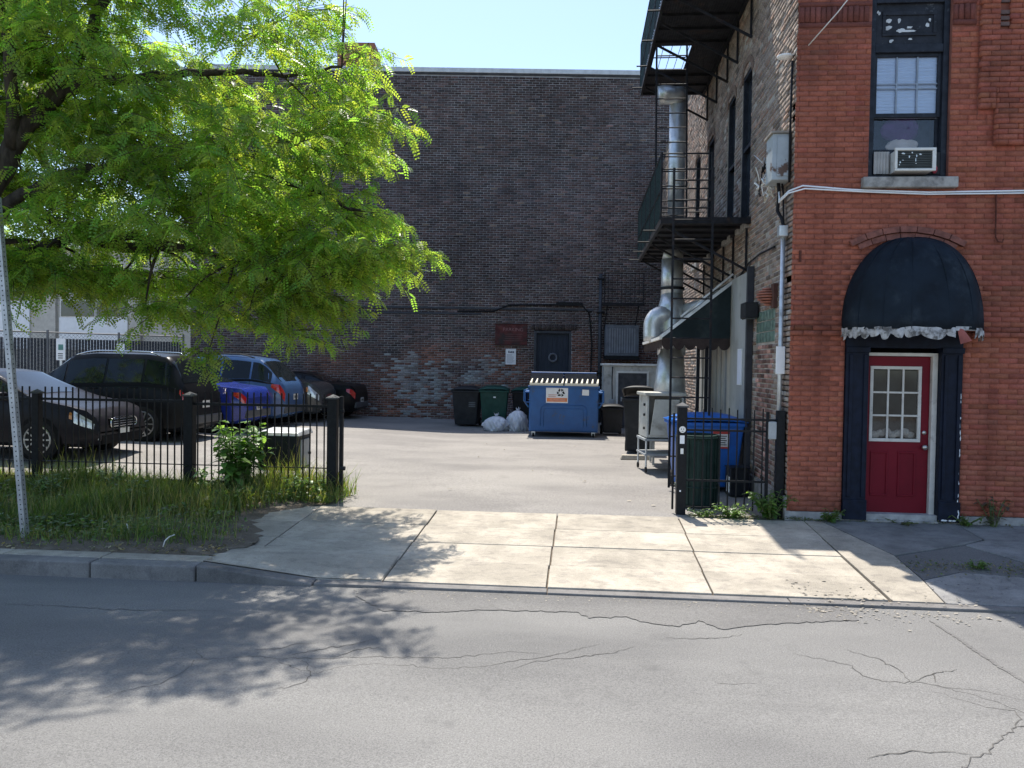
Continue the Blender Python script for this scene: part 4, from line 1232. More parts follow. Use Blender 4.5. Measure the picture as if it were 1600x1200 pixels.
# ================================================================== FIRE ESCAPE
fe = thing('fire_escape', 'black iron fire escape with two platforms and ladders on the side wall', 'fire escape', (2.0, 14.5, 0))
XO = 1.25
def platform(z, y0, y1, hole=None):
    mb = MB()
    x = XO + .06
    while x < WX - .05:
        seg = [(y0 + .05, y1 - .05)]
        if hole and hole[0] < x < hole[1]: seg = [(y0 + .05, hole[2]), (hole[3], y1 - .05)]
        for (a, b) in seg: mb.box(x, x + .040, a, b, z - .012, z + .012)
        x += .0425
    mb.build('floor_grating', M_rustblk, fe, kind='stuff')
    mb = MB()
    for (a, b, c, d) in [(XO, WX, y0, y0 + .05), (XO, WX, y1 - .05, y1), (XO, XO + .05, y0 + .051, y1 - .051), (WX - .05, WX, y0 + .051, y1 - .051)]:
        mb.box(a, b, c, d, z - .06, z + .035)
    y = y0 + .5
    while y < y1 - .2:
        if not (hole and hole[2] < y < hole[3]): mb.box(XO + .051, WX - .051, y, y + .04, z - .055, z - .013)
        y += .55
    mb.build('platform_frame', M_rustblk, fe)
    if hole:
        mb = MB()
        for k in range(5):
            x = hole[0] + (hole[1] - hole[0]) * k / 4; mb.cyl((x, hole[2], z), (x, hole[3], z), .006, 5)
        for k in range(3):
            y = hole[2] + (hole[3] - hole[2]) * k / 2; mb.cyl((hole[0], y, z + .01), (hole[1], y, z + .01), .012, 5)
        mb.build('hatch_bars', M_rustblk, fe)
platform(4.16, 12.35, 17.0)
platform(7.78, 11.75, 17.2, (1.33, 1.95, 14.7, 15.9))
for z in (4.16, 7.78):
    for y in (12.55, 13.6, 14.5, 15.6, 16.7):
        MB().bar((XO + .08, y, z - .07), (WX, y, z - .76), .035, .035).build('bracket', M_rustblk, fe)
        MB().bar((WX - .02, y, z - .76), (WX - .02, y, z - .07), .03, .03).build('bracket_strap', M_rustblk, fe)
# protruding beam ends on the outer edge
for z in (4.16, 7.78):
    for y in (13.2, 14.4, 15.6, 16.8):
        MB().cyl((XO - .2, y, z - .03), (XO + .05, y, z - .03), .014, 6).build('beam_end', M_rustblk, fe)
M_mesh = mat('green_mesh', (.035, .06, .065), .6, var=.3, scale=30)
def rail(z, y0, y1, near=True):
    mb = MB()
    for h in (.45, 1.02):
        mb.cyl((XO, y0, z + h), (XO, y1, z + h), .016, 6)
        mb.cyl((XO, y1, z + h), (WX, y1, z + h), .014, 6)
    for y in np.linspace(y0, y1, 6): mb.cyl((XO, y, z), (XO, y, z + 1.04), .016, 6)
    mb.build('railing', M_rustblk, fe)
    mb = MB(); y = y0
    while y < y1:
        mb.cyl((XO, y, z + .04), (XO, y, z + 1.0), .007, 4, caps=False); y += .11
    mb.build('balusters', M_mesh, fe, kind='stuff')
rail(4.16, 12.37, 17.0); rail(7.78, 11.8, 17.2)
mb = MB()
for z in (.18, .48, .78, 1.02): mb.cyl((XO, 12.37, 4.16 + z), (2.02, 12.37, 4.16 + z), .012, 6)
for x in (XO + .0, 2.02): mb.cyl((x, 12.37, 4.16), (x, 12.37, 5.2), .015, 6)
mb.build('end_railing', M_rustblk, fe)
mb = MB()
y = 12.37
while y < 16.9:
    mb.add([(XO + .012, y, 4.24), (XO + .012, y + .09, 4.24), (XO + .012, y + .09, 5.12), (XO + .012, y, 5.12)], [(0, 1, 2, 3)]); y += .105
mb.build('mesh_panel', M_mesh, fe, kind='stuff', solid=.004)
def ladder(name, x0, x1, ya, za, yb, zb, step=.3):
    l = MB().bar((x0, ya, za), (x0, yb, zb), .035, .014).bar((x1, ya, za), (x1, yb, zb), .035, .014).build('ladder', M_rustblk, fe)
    L = math.hypot(yb - ya, zb - za); n_ = int(L / step)
    for k in range(n_):
        t = (k + .6) * step / L
        y, z = ya + (yb - ya) * t, za + (zb - za) * t
        MB().cyl((x0, y, z), (x1, y, z), .012, 6).build('rung', M_rustblk, l)
ladder('l1', 1.415, 2.0, 12.02, .03, 12.12, 4.9)
ladder('l2', 1.38, 1.94, 14.55, 4.2, 15.1, 8.7, .28)

# ================================================================== DUCTWORK
du = thing('exhaust_duct', 'silver sheet metal kitchen exhaust duct climbing past the fire escape', 'duct', (1.85, 15.6, 0))
DX, DY = 1.94, 16.2
mb = MB(); mb.cyl((DX, DY, 4.4), (DX, DY, 7.5), .17, 24); mb.build('riser', M_galv, du, smooth=True)
for z in (4.6, 5.5, 6.4, 7.3): MB().cyl((DX, DY, z), (DX, DY, z + .035), .18, 20).build('collar', M_galv, du)
MB().tube([(DX, DY, 7.25), (DX - .06, DY - .05, 7.35), (DX - .25, DY - .1, 7.36), (DX - .40, DY - .1, 7.34)], .19, 18).build('outlet_elbow', M_galv, du, smooth=True)
mb = MB(); mb.cyl((DX - .14, 15.4, 3.2), (DX - .14, 15.4, 3.95), .21, 24); mb.build('riser', M_galv, du, smooth=True)
MB().cyl((DX - .14, 15.4, 3.36), (DX - .14, 15.4, 3.41), .24, 20).build('collar', M_rustblk, du)
MB().cyl((DX - .14, 15.4, 3.95), (DX, DY, 4.45), .20, 20, .17).build('offset', M_galv, du, smooth=True)
MB().tube([(DX - .14, 15.3, 2.1), (DX - .14, 15.3, 2.6), (DX - .14, 15.32, 3.0), (DX - .14, 15.4, 3.25)], [.27, .27, .27, .21], 20).build('drum', M_galv, du, smooth=True)
MB().tube([(DX - .10, 15.25, 2.86)] + [(DX - .30 - .2 * math.sin(q), 15.22, 2.66 + .2 * math.cos(q)) for q in np.linspace(0, PI / 2, 9)] + [(DX - .50, 15.2, 2.45), (DX - .50, 15.2, 2.36)], .19, 20).build('side_elbow', M_galv, du, smooth=True)
MB().cyl((DX + .1, 15.2, 2.95), (WX, 14.6, 3.1), .13, 16).build('branch', M_galv, du, smooth=True)
mb = MB(); mb.cyl((DX - .18, 15.2, .95), (DX - .15, 15.25, 2.2), .34, 20, .235); mb.build('hopper', M_galv, du, smooth=True)
MB().box(1.42, 2.1, 14.9, 15.55, .45, .95).build('fan_box', mat('fan_box_steel', (.34, .35, .35), .5, .5, var=.2), du, bevel=.01)
for (x, y) in [(1.46, 14.95), (2.05, 14.95), (1.46, 15.5), (2.05, 15.5)]: MB().box(x - .02, x + .02, y - .02, y + .02, 0, .45).build('leg', M_steelgrey, du)

# ================================================================== SIDE AWNING
aw = thing('side_awning', 'dark green sloping awning with a scalloped brown edge on the side wall', 'awning', (2.0, 15, 2.2))
M_awn = mat('dark_green_canvas', (.018, .028, .030), .7, var=.25, scale=3, dirt=(.05, .06, .06), dscale=2, dlo=.5, dhi=.75)
M_awnb = mat('brown_canvas', (.05, .036, .032), .8, var=.3, scale=6)
M_awntop = mat('pale_top_canvas', (.22, .21, .19), .8, var=.25, scale=5)  # paler canvas for the sloping top sheet
ya, yb = 13.42, 16.9
XA, ZT, ZB = 1.42, 3.28, 2.36
MB().hexa([(WX - .07, ya, ZT), (XA, ya, ZB), (XA, yb, ZB), (WX - .07, yb, ZT)], [(WX - .07, ya, ZT + .012), (XA, ya, ZB + .012), (XA, yb, ZB + .012), (WX - .07, yb, ZT + .012)]).build('top_sheet', M_awntop, aw)
MB().add([(WX - .07, ya, ZT), (XA, ya, ZB), (WX - .07, ya, ZB)], [(0, 1, 2)]).build('end_panel', M_awn, aw, solid=.006)
MB().bar((WX - .05, ya - .02, ZT + .03), (XA - .02, ya - .02, ZB + .02), .035, .05).build('frame_tube', M_galv, aw)
MB().bar((WX - .05, ya - .02, ZT + .16), (XA + .3, ya - .02, ZB + .36), .03, .03).build('frame_tube', M_galv, aw)
def scallops(pA, pB, nsc, h):
    pA, pB = Vector(pA), Vector(pB); top, bot = [], []
    for q in range(nsc * 8 + 1):
        t = q / (nsc * 8); p = pA.lerp(pB, t); top.append(p); bot.append(p - Vector((0, 0, h * (.62 + .38 * abs(math.sin(PI * t * nsc)) ** .6))))
    MB().grid([bot, top]).build('valance', M_awnb, aw, solid=.004)
scallops((WX - .07, ya, ZB), (XA, ya, ZB), 6, .2)
scallops((XA, ya, ZB), (XA, yb, ZB), 15, .2)
for x in (2.02, 2.16):
    MB().box(x, x + .05, 13.5, 13.56, 0, ZB - .001).build('post', M_black, aw)
MB().bar((XA - .02, ya, ZB + .0), (XA - .02, yb, ZB), .05, .05).build('front_tube', M_white, aw)

# ================================================================== IRON FENCES
def pyramid_cap(mb, x, y, z, s, h):
    return mb.add([(x - s, y - s, z), (x + s, y - s, z), (x + s, y + s, z), (x - s, y + s, z), (x, y, z + h)], [(0, 1, 4), (1, 2, 4), (2, 3, 4), (3, 0, 4), (3, 2, 1, 0)])
def post(parent, x, y, s, h, z0=-.05, cap=True):
    o = MB().box(x - s, x + s, y - s, y + s, z0, h).build('post', M_black, parent, bevel=.006)
    if cap:
        mb = MB().box(x - s * 1.25, x + s * 1.25, y - s * 1.25, y + s * 1.25, h + .0005, h + .02); pyramid_cap(mb, x, y, h + .02, s * 1.25, .045)
        mb.build('cap', mat('weathered_cap', (.07, .072, .075), .6, .0, var=.3), o)
    return o
FYL = 10.45
fl = thing('iron_fence', 'long black iron picket fence between the grass verge and the parked cars', 'fence', (-5.3, FYL, 0))
for x in (-11.6, -9.75, -7.62, -5.37, -3.33): post(fl, x, FYL, .065 if x > -6 else .05, 1.36)
for (xa, xb, dz) in [(-11.6, -9.75, .0), (-9.75, -7.62, .0), (-7.62, -5.37, .0), (-5.37, -3.33, -.03)]:
    for z, h in ((1.27 + dz, .035), (.16, .035), (.40, .012)):
        MB().box(xa + .066, xb - .066, FYL - .014, FYL + .014, z, z + h).build('rail', M_black, fl)
    n_ = int((xb - xa - .16) / .0985)
    for k in range(n_):
        x = xa + .12 + k * (xb - xa - .24) / (n_ - 1) + random.uniform(-.006, .006)
        t = random.uniform(-.006, .006)
        MB().hexa([(x - .008, FYL - .008, .1), (x + .008, FYL - .008, .1), (x + .008, FYL + .008, .1), (x - .008, FYL + .008, .1)],
                  [(x - .008 + t, FYL - .008, 1.46 + dz), (x + .008 + t, FYL - .008, 1.46 + dz), (x + .008 + t, FYL + .008, 1.46 + dz), (x - .008 + t, FYL + .008, 1.46 + dz)]).build('picket', M_black, fl)
gp = MB().box(-3.235, -3.185, FYL - .03, FYL + .03, .05, 1.40).build('gate_stile', M_black, fl, bevel=.005)
MB().cyl((-3.21, FYL - .05, .42), (-3.14, FYL - .05, .42), .03, 8).build('hinge', M_rustblk, gp)
MB().cyl((-3.21, FYL - .05, 1.2), (-3.16, FYL - .05, 1.2), .025, 8).build('hinge', M_rustblk, gp)

FR = 10.06
fr = thing('iron_gate', 'short black iron fence panel between the stickered post and the red building', 'fence', (1.9, FR, 0))
pp = post(fr, 1.335, FR, .058, 1.36, -.02)
mb = MB(); mb.cyl((1.335, FR - .0585, 1.08), (1.335, FR - .0605, 1.08), .042, 16); mb.build('round_sticker', M_white, pp)
mb = MB()
for (dx, dz) in ((-.014, .006), (.014, .006)): mb.cyl((1.335 + dx, FR - .0606, 1.08 + dz), (1.335 + dx, FR - .0612, 1.08 + dz), .007, 8)
mb.box(1.323, 1.347, FR - .0612, FR - .0606, 1.055, 1.061); mb.build('sticker_print', M_ink, pp)
MB().box(1.305, 1.362, FR - .0605, FR - .0585, .90, 1.005).build('sticker', M_whiteclean, pp)
MB().box(1.315, 1.352, FR - .0605, FR - .0585, .77, .84).build('sticker', M_white, pp)
MB().cyl((1.32, FR - .0585, .30), (1.32, FR - .063, .30), .012, 8).build('bolt', M_whiteclean, pp)
post(fr, 2.555, FR, .05, 1.34, -.02, cap=False)
MB().box(2.38, 2.415, FR - .02, FR + .02, .05, 1.32).build('gate_stile', M_black, fr)
lk = MB().box(2.40, 2.50, FR - .05, FR + .03, .98, 1.20).build('lock_box', M_steelgrey, fr, bevel=.01)
for (z, xe) in ((1.205, 2.50), (1.06, 2.38), (.42, 2.38), (.075, 1.85)):
    MB().box(1.395, xe, FR - .012, FR + .012, z, z + .025).build('rail', M_black, fr)
for k in range(9):
    x = 1.50 + k * .105
    MB().box(x - .0075, x + .0075, FR - .0075, FR + .0075, .06, 1.36 - .02 * (k % 2)).build('picket', M_black, fr)
MB().box(1.225, 1.25, FR + .02, FR + .045, .05, 1.28).build('picket', M_black, fr)

# ================================================================== BINS AND YARD THINGS
def cart(name, label, loc, rz, w, d, h, m, lidm, group=None, wheels=True, lid_open=0.0, cat='bin'):
    o = thing(name, label, cat, loc, rz, group)
    tw, td = w / 2, d / 2
    bw, bd = tw * .80, td * .80
    mb = MB()
    mb.hexa([(-bw, -bd, .06), (bw, -bd, .06), (bw, bd, .06), (-bw, bd, .06)], [(-tw, -td, h * .9), (tw, -td, h * .9), (tw, td, h * .9), (-tw, td, h * .9)])
    b = mb.build('body', m, o, local=True, bevel=.03)
    mb = MB().box(-tw - .025, tw + .025, -td - .025, td + .025, h * .9 - .055, h * .9 + .004); mb.build('rim', m, o, local=True, bevel=.012)
    rows = []
    for j in range(9):
        v = -1 + 2 * j / 8; row = []
        for i in range(11):
            u = -1 + 2 * i / 10
            zz = h * .9 + .012 + (h * .1) * (1 - abs(u) ** 3.2) * (1 - .75 * abs(v) ** 3)
            yy = (td + .04) * v; 
            if lid_open:
                dy = yy - (td + .04); ca_, sa_ = math.cos(lid_open), math.sin(lid_open)
                yy, zz = (td + .04) + dy * ca_ + (zz - h * .9) * sa_, h * .9 - dy * sa_ + (zz - h * .9) * ca_
            row.append(((tw + .04) * u, yy, zz))
        rows.append(row)
    MB().grid(rows).build('lid', lidm, o, local=True, smooth=True, solid=.02)
    MB().cyl((-tw * .8, td + .07, h * .86), (tw * .8, td + .07, h * .86), .018, 8).build('handle', m, o, local=True)
    if wheels:
        for s_ in (-1, 1):
            x = s_ * (bw + .015)
            wh = MB().cyl((x - .035, bd - .02, .12), (x + .035, bd - .02, .12), .12, 16).build('wheel', M_rubber, o, local=True)
            MB().cyl((x - .037, bd - .02, .12), (x + .037, bd - .02, .12), .05, 10).build('hub', M_steelgrey, wh, local=True)
    return o, b
M_greenp = mat('green_plastic', (.012, .055, .045), .45, var=.2, scale=5, dirt=(.03, .07, .06), dscale=3, dlo=.5, dhi=.8)
M_blackp = mat('black_plastic', (.022, .024, .028), .5, var=.25, scale=5, dirt=(.05, .05, .052), dscale=3, dlo=.55, dhi=.8)
M_bluep = mat('bright_blue_plastic', (.013, .12, .46), .4, var=.15, scale=4, dirt=(.03, .10, .30), dscale=3, dlo=.5, dhi=.8)
o, b = cart('wheeled_bin', 'dark green wheeled bin with a small white mark between the black bin and dumpster', (-2.43, 22.95, -.01), .06, .82, .82, 1.24, M_greenp, M_greenp)
mb = MB(); mb.box(-.02, .05, -.405, -.401, .90, .94); mb.box(-.13, .14, -.402, -.398, .855, .875); mb.v = [(x, y - (z - .86) * .06 + .013, z) for x, y, z in mb.v]; mb.build('white_mark', M_whiteclean, b, local=True)
o, b = cart('wheeled_bin', 'black box bin with a faint label standing left of the green wheeled bin', (-3.3, 23.4, -.01), -.03, .82, .8, 1.2, M_blackp, M_blackp)
mb = MB()
for k in range(3): mb.box(.1, .3, -.375, -.371, .60 + k * .055, .635 + k * .055)
mb.build('faint_label', mat('faint_grey_print', (.10, .11, .12), .7), b, local=True)
cart('wheeled_bin', 'black wheeled bin almost hidden behind the green bin and the dumpster', (-1.55, 23.6, -.01), .0, .78, .8, 1.2, M_blackp, M_greenp)
cart('wheeled_bin', 'low black tub bin squeezed between the dumpster and the white shed', (.95, 21.6, -.01), .05, .6, .6, .82, M_blackp, M_blackp)
cart('wheeled_bin', 'tall black wheeled bin with a half raised lid beside the silver duct', (1.36, 17.2, -.01), -.12, .66, .8, 1.32, M_blackp, M_blackp, lid_open=.22)
o, b = cart('wheeled_bin', 'large bright blue wheeled recycling bin with a red and white label', (1.98, 12.35, -.01), .05, 1.06, .78, 1.16, M_bluep, M_bluep)
mb = MB(); mb.box(.05, .30, -.40, -.396, .66, .93); mb.v = [(x, y - (z - .8) * .055 + .012, z) for x, y, z in mb.v]; lab_ = mb.build('label', M_white, b, local=True)
mb = MB(); mb.box(.05, .30, -.404, -.4005, .88, .93); mb.box(.05, .30, -.404, -.4005, .66, .685); mb.v = [(x, y - (z - .8) * .055 + .012, z) for x, y, z in mb.v]; mb.build('label_band', M_redprint, b, local=True)
mb = MB()
for k in range(5): mb.box(.08, .26 - .02 * (k % 2), -.404, -.4005, .71 + k * .033, .722 + k * .033)
mb.v = [(x, y - (z - .8) * .055 + .012, z) for x, y, z in mb.v]; mb.build('label_print', M_ink, b, local=True)

# dark green slatted litter drum behind the gate
o = thing('litter_drum', 'dark green ribbed metal drum standing behind the iron gate panel', 'drum', (1.64, 10.75, -.01))
M_drum = mat('dark_green_metal', (.016, .036, .031), .45, var=.25, scale=6)
mb = MB(); mb.lathe([(.25, .02), (.265, .05), (.275, .90), (.285, .93), (.285, .97), (.25, .975), (.24, .5)], (0, 0, 0), 26); mb.build('shell', M_drum, o, local=True)
for k in range(26):
    t = 2 * PI * k / 26
    MB().bar((.275 * math.cos(t), .275 * math.sin(t), .05), (.284 * math.cos(t), .284 * math.sin(t), .92), .028, .012).build('rib', M_drum, o, local=True)
for z in (.28, .94): MB().tube([(.288 * math.cos(t), .288 * math.sin(t), z) for t in np.linspace(0, 2 * PI, 27)], .012, 6).build('hoop', M_drum, o, local=True)

o = thing('small_crate', 'small dark box standing on the ground at the foot of the blue recycling bin', 'box', (2.38, 11.75, -.01), .1)
MB().box(-.14, .14, -.14, .14, .0, .40).build('body', M_blackp, o, local=True, bevel=.012)
MB().box(-.15, .15, -.15, .15, .401, .425).build('lid', M_blackp, o, local=True, bevel=.006)
MB().box(-.1405, -.1425, -.1, .05, .05, .28).build('pale_label', M_white, o, local=True)
for x in (-.1, .1): MB().box(x - .02, x + .02, -.1425, -.1405, .1, .35).build('slot', M_ink, o, local=True)

# white steel appliance on a trolley
o = thing('steel_appliance', 'white metal catering appliance with an open hatch on a steel trolley', 'appliance', (1.52, 14.35, -.01), .12)
M_appl = mat('stained_white_enamel', (.50, .50, .46), .45, var=.12, scale=4, dirt=(.28, .26, .22), dscale=3, dlo=.5, dhi=.75)
mb = MB(); mb.box(-.33, -.29, -.35, .35, .62, 1.36); mb.box(.29, .33, -.35, .35, .62, 1.36); mb.box(-.29, .29, .31, .35, .62, 1.36); mb.box(-.29, .29, -.35, .309, .62, .67); mb.build('cabinet', M_appl, o, local=True, bevel=.008)
MB().box(-.37, .37, -.39, .39, 1.361, 1.42).build('worktop', M_appl, o, local=True, bevel=.012)
MB().box(-.28, .28, -.2, .3, .675, 1.355).build('cavity', mat('appliance_inside', (.16, .15, .13), .6, var=.3), o, local=True)
MB().hexa([(-.27, -.37, .66), (.2, -.37, .66), (.2, -.35, .66), (-.27, -.35, .66)], [(-.20, -.42, 1.30), (.24, -.42, 1.30), (.24, -.40, 1.30), (-.20, -.40, 1.30)]).build('hatch', M_appl, o, local=True, bevel=.006)
for z in (.78, 1.02, 1.2): MB().cyl((-.36, -.2, z), (-.30, -.2, z), .025, 10).build('knob', M_blackp, o, local=True)
MB().box(-.36, .36, -.38, .38, .56, .60).build('trolley_shelf', M_steelgrey, o, local=True)
MB().box(-.36, .36, -.38, .38, .30, .33).build('trolley_shelf', M_steelgrey, o, local=True)
for (x, y) in [(-.33, -.35), (.33, -.35), (-.33, .35), (.33, .35)]:
    l = MB().cyl((x, y, .1), (x, y, .6), .018, 8).build('leg', M_galv, o, local=True)
    MB().cyl((x - .015, y, .05), (x + .015, y, .05), .05, 12).build('caster', M_rubber, l, local=True)

o = thing('concrete_block', 'pale concrete wheel stop lying by the tall black bin', 'block', (1.22, 15.9, -.01))
MB().hexa([(-.33, -.1, 0), (.3, -.1, 0), (.3, .1, 0), (-.33, .1, 0)], [(-.3, -.07, .09), (.27, -.07, .09), (.27, .07, .09), (-.3, .07, .09)]).build('block', M_conc, o, local=True, bevel=.012)

# ---- dumpster
dm = thing('dumpster', 'blue steel dumpster with an orange and white recycling label and ribbed cream lids', 'dumpster', (-.36, 21.0, -.01), .02)
M_dump = mat('dumpster_blue', (.012, .09, .275), .45, var=.14, scale=3, dirt=(.07, .075, .09), dscale=5, dlo=.56, dhi=.74, bmp=.2, bscale=7)
W2, D0, D1 = .90, -.72, .78
mb = MB()
# front sloping slightly, open hopper with real walls
mb.hexa([(-W2 * .94, D0 + .05, .17), (W2 * .94, D0 + .05, .17), (W2, D0 + .08, .17), (-W2, D0 + .08, .17)], [(-W2, D0, 1.33), (W2, D0, 1.33), (W2, D0 + .03, 1.33), (-W2, D0 + .03, 1.33)])
mb.box(-W2, W2, D1 - .03, D1, .17, 1.60)
mb.box(-W2, W2, D0 + .08, D1 - .031, .14, .169)
for s_ in (-1, 1):
    x0, x1 = (s_ * W2, s_ * (W2 - .03)) if s_ > 0 else (-W2, -W2 + .03)
    a, b_ = min(x0, x1), max(x0, x1)
    mb.hexa([(a, D0 + .085, .17), (b_, D0 + .085, .17), (b_, D1 - .032, .17), (a, D1 - .032, .17)], [(a, D0 + .032, 1.33), (b_, D0 + .032, 1.33), (b_, D1 - .032, 1.60), (a, D1 - .032, 1.60)])
mb.build('hopper', M_dump, dm, local=True, bevel=.008)
mb = MB(); mb.box(-W2 - .03, W2 + .03, D0 - .03, D0 + .035, 1.29, 1.345); mb.build('top_lip', M_dump, dm, local=True, bevel=.012)
for s_ in (-1, 1):
    x = s_ * (W2 + .065)
    pk = MB().box(x - .06, x + .06, -.5, .5, .88, .92).box(x - .06, x + .06, -.5, .5, 1.14, 1.18).box(x + s_ * .04 - .012, x + s_ * .04 + .012, -.5, .5, .9205, 1.1395).build('fork_pocket', M_dump, dm, local=True, bevel=.006)
    MB().tube([(s_ * (W2 + .0), D0 - .02, 1.25), (s_ * (W2 + .12), D0 - .03, 1.22), (s_ * (W2 + .13), D0 - .03, .95), (s_ * (W2 + .01), D0 - .01, .78)], .022, 8).build('side_bar', M_dump, dm, local=True, smooth=True)
# embossed arch on the front
def dfront(u, z, d=0.0): return (u, D0 + .05 * (1.33 - z) / 1.16 - d, z)
pts = [(-.60, .30), (-.60, .70), (-.57, .80), (-.48, .84), (.48, .84), (.57, .80), (.60, .70), (.60, .30)]
MB().tube([dfront(u, z, .005) for u, z in pts], .012, 6).build('embossed_rib', M_dump, dm, local=True, smooth=True)
pts = [(-.52, .28), (-.52, .66), (-.49, .75), (.49, .75), (.52, .66), (.52, .28)]
MB().tube([dfront(u, z, .003) for u, z in pts], .008, 6).build('embossed_rib', M_dump, dm, local=True, smooth=True)
M_cream = mat('cream_plastic_lid', (.60, .57, .47), .5, var=.1, scale=6, dirt=(.42, .39, .3), dscale=4, dlo=.55, dhi=.75)
for s_ in (-1, 1):
    a, b_ = (-W2 + .01, -.02) if s_ < 0 else (.02, W2 - .01)
    ld = MB().hexa([(a, D0 - .01, 1.36), (b_, D0 - .01, 1.36), (b_, D1 - .1, 1.63), (a, D1 - .1, 1.63)], [(a, D0 - .01, 1.385), (b_, D0 - .01, 1.385), (b_, D1 - .1, 1.655), (a, D1 - .1, 1.655)]).build('lid', mat('lid_shadow_plastic', (.012, .014, .018), 1.0, var=.2, spec=0.0), dm, local=True)  # shade between the cream ribs is put into this near-black lid colour
    MB().box(a, b_, D0 - .03, D0 + .0, 1.346, 1.405).build('lid_edge', M_cream, ld, local=True, bevel=.006)
    for k in range(7):
        x = a + .03 + k * (b_ - a - .06) / 6
        MB().hexa([(x - .036, D0 - .01, 1.386), (x + .036, D0 - .01, 1.386), (x + .05, D0 + .30, 1.445), (x + .0, D0 + .30, 1.445)], [(x - .02, D0 + .0, 1.43), (x + .03, D0 + .0, 1.43), (x + .05, D0 + .30, 1.53), (x + .02, D0 + .30, 1.53)]).build('lid_rib', M_cream, ld, local=True, bevel=.008)
MB().cyl((-W2, D1 - .05, 1.66), (W2, D1 - .05, 1.66), .03, 8).build('hinge_bar', M_dump, dm, local=True)
lp = MB().add([dfront(-.46, .90, .004), dfront(.11, .90, .004), dfront(.11, 1.30, .004), dfront(-.46, 1.30, .004)], [(0, 1, 2, 3)])
lb = lp.build('label', M_whiteclean, dm, local=True, solid=.003)
MB().add([dfront(-.44, .93, .007), dfront(.09, .93, .007), dfront(.09, 1.03, .007), dfront(-.44, 1.03, .007)], [(0, 1, 2, 3)]).build('orange_band', M_orange, lb, local=True)
mb = MB()
cxr, czr = -.08, 1.165
for k in range(3):       # three chasing arrows round a triangle
    t = 2 * PI * k / 3
    def rt(u, v): return dfront(cxr + u * math.cos(t) - v * math.sin(t), czr + u * math.sin(t) + v * math.cos(t), .0075)
    mb.add([rt(-.085, -.085), rt(.0, -.085), rt(.0, -.04), rt(-.06, -.04)], [(0, 1, 2, 3)])
    mb.add([rt(.02, -.105), rt(.085, -.0625), rt(.02, -.02)], [(0, 1, 2)])
mb.build('recycling_mark', M_ink, lb, local=True)
mb = MB()
for (a, b_, z) in [(-.40, -.18, 1.10), (-.40, -.2, 1.06), (-.36, .04, .99), (-.36, .04, .96)]: mb.add([dfront(a, z, .0085), dfront(b_, z, .0085), dfront(b_, z + .018, .0085), dfront(a, z + .018, .0085)], [(0, 1, 2, 3)])
mb.build('label_print', mat('pale_red_print', (.6, .33, .27), .6), lb, local=True)
MB().add([dfront(.47, 1.11, .004), dfront(.65, 1.10, .004), dfront(.65, 1.25, .004), dfront(.48, 1.26, .004)], [(0, 1, 2, 3)]).build('sticker', M_whiteclean, dm, local=True, solid=.003)
for (x, y) in [(-W2 + .12, D0 + .14), (W2 - .12, D0 + .14), (-W2 + .12, D1 - .12), (W2 - .12, D1 - .12)]:
    c_ = MB().box(x - .05, x + .05, y - .05, y + .05, .11, .139).box(x - .045, x - .03, y - .04, y + .03, .05, .1095).box(x + .03, x + .045, y - .04, y + .03, .05, .1095).build('caster', M_galv, dm, local=True)
    MB().cyl((x - .025, y, .065), (x + .025, y, .065), .065, 14).build('caster_wheel', M_rubber, c_, local=True)

# ---- bags
M_bag = mat('white_poly_bag', (.55, .57, .62), .35, var=.1, scale=9, bmp=.9, bscale=18)
def bag(loc, s, seed, label):
    o = thing('rubbish_bag', label, 'bag', loc, group='white rubbish bags beside the dumpster')
    n_ = 36; rows = []
    r = random.Random(seed); ph_ = [r.uniform(0, 6.3) for _ in range(8)]
    for j in range(n_ + 1):
        p = PI * j / n_; row = []
        for i in range(2 * n_ + 1):
            t = PI * (i % (2 * n_)) / n_
            k = 1 + (.10 * math.sin(3 * t + ph_[0] + 2 * p) + .08 * math.sin(5 * t - 3 * p + ph_[1]) + .06 * math.sin(9 * t + 5 * p + ph_[2]) + .05 * math.sin(14 * t - 6 * p + ph_[3]) - .12 * abs(math.sin(4 * t + 3 * p + ph_[4])) ** 3 - .09 * abs(math.sin(7 * t - 5 * p + ph_[5])) ** 4 + .04 * math.sin(23 * t + 11 * p)) * math.sin(p)
            z = math.cos(p)
            z = z if z > -.55 else -.55
            row.append((s[0] * k * math.sin(p) * math.cos(t), s[1] * k * math.sin(p) * math.sin(t), s[2] * (z + .55)))
        rows.append(row)
    MB().grid(rows).build('sack', M_bag, o, local=True, smooth=True)
    mb = MB(); top = s[2] * 1.5
    for k in range(7):
        t = 2 * PI * k / 7 + seed
        mb.add([(0, 0, top - .02), (.05 * math.cos(t), .05 * math.sin(t), top + .05), (.09 * math.cos(t + .5), .09 * math.sin(t + .5), top + .09 + .03 * (k % 2)), (.04 * math.cos(t + .9), .04 * math.sin(t + .9), top + .03)], [(0, 1, 2, 3)])
    mb.build('knotted_neck', M_bag, o, local=True)
bag((-2.26, 21.9, -.01), (.36, .3, .27), 4, 'low wide white rubbish bag in front of the green wheeled bin')
bag((-1.66, 22.0, -.01), (.30, .28, .38), 9, 'taller white rubbish bag leaning beside the dumpster')

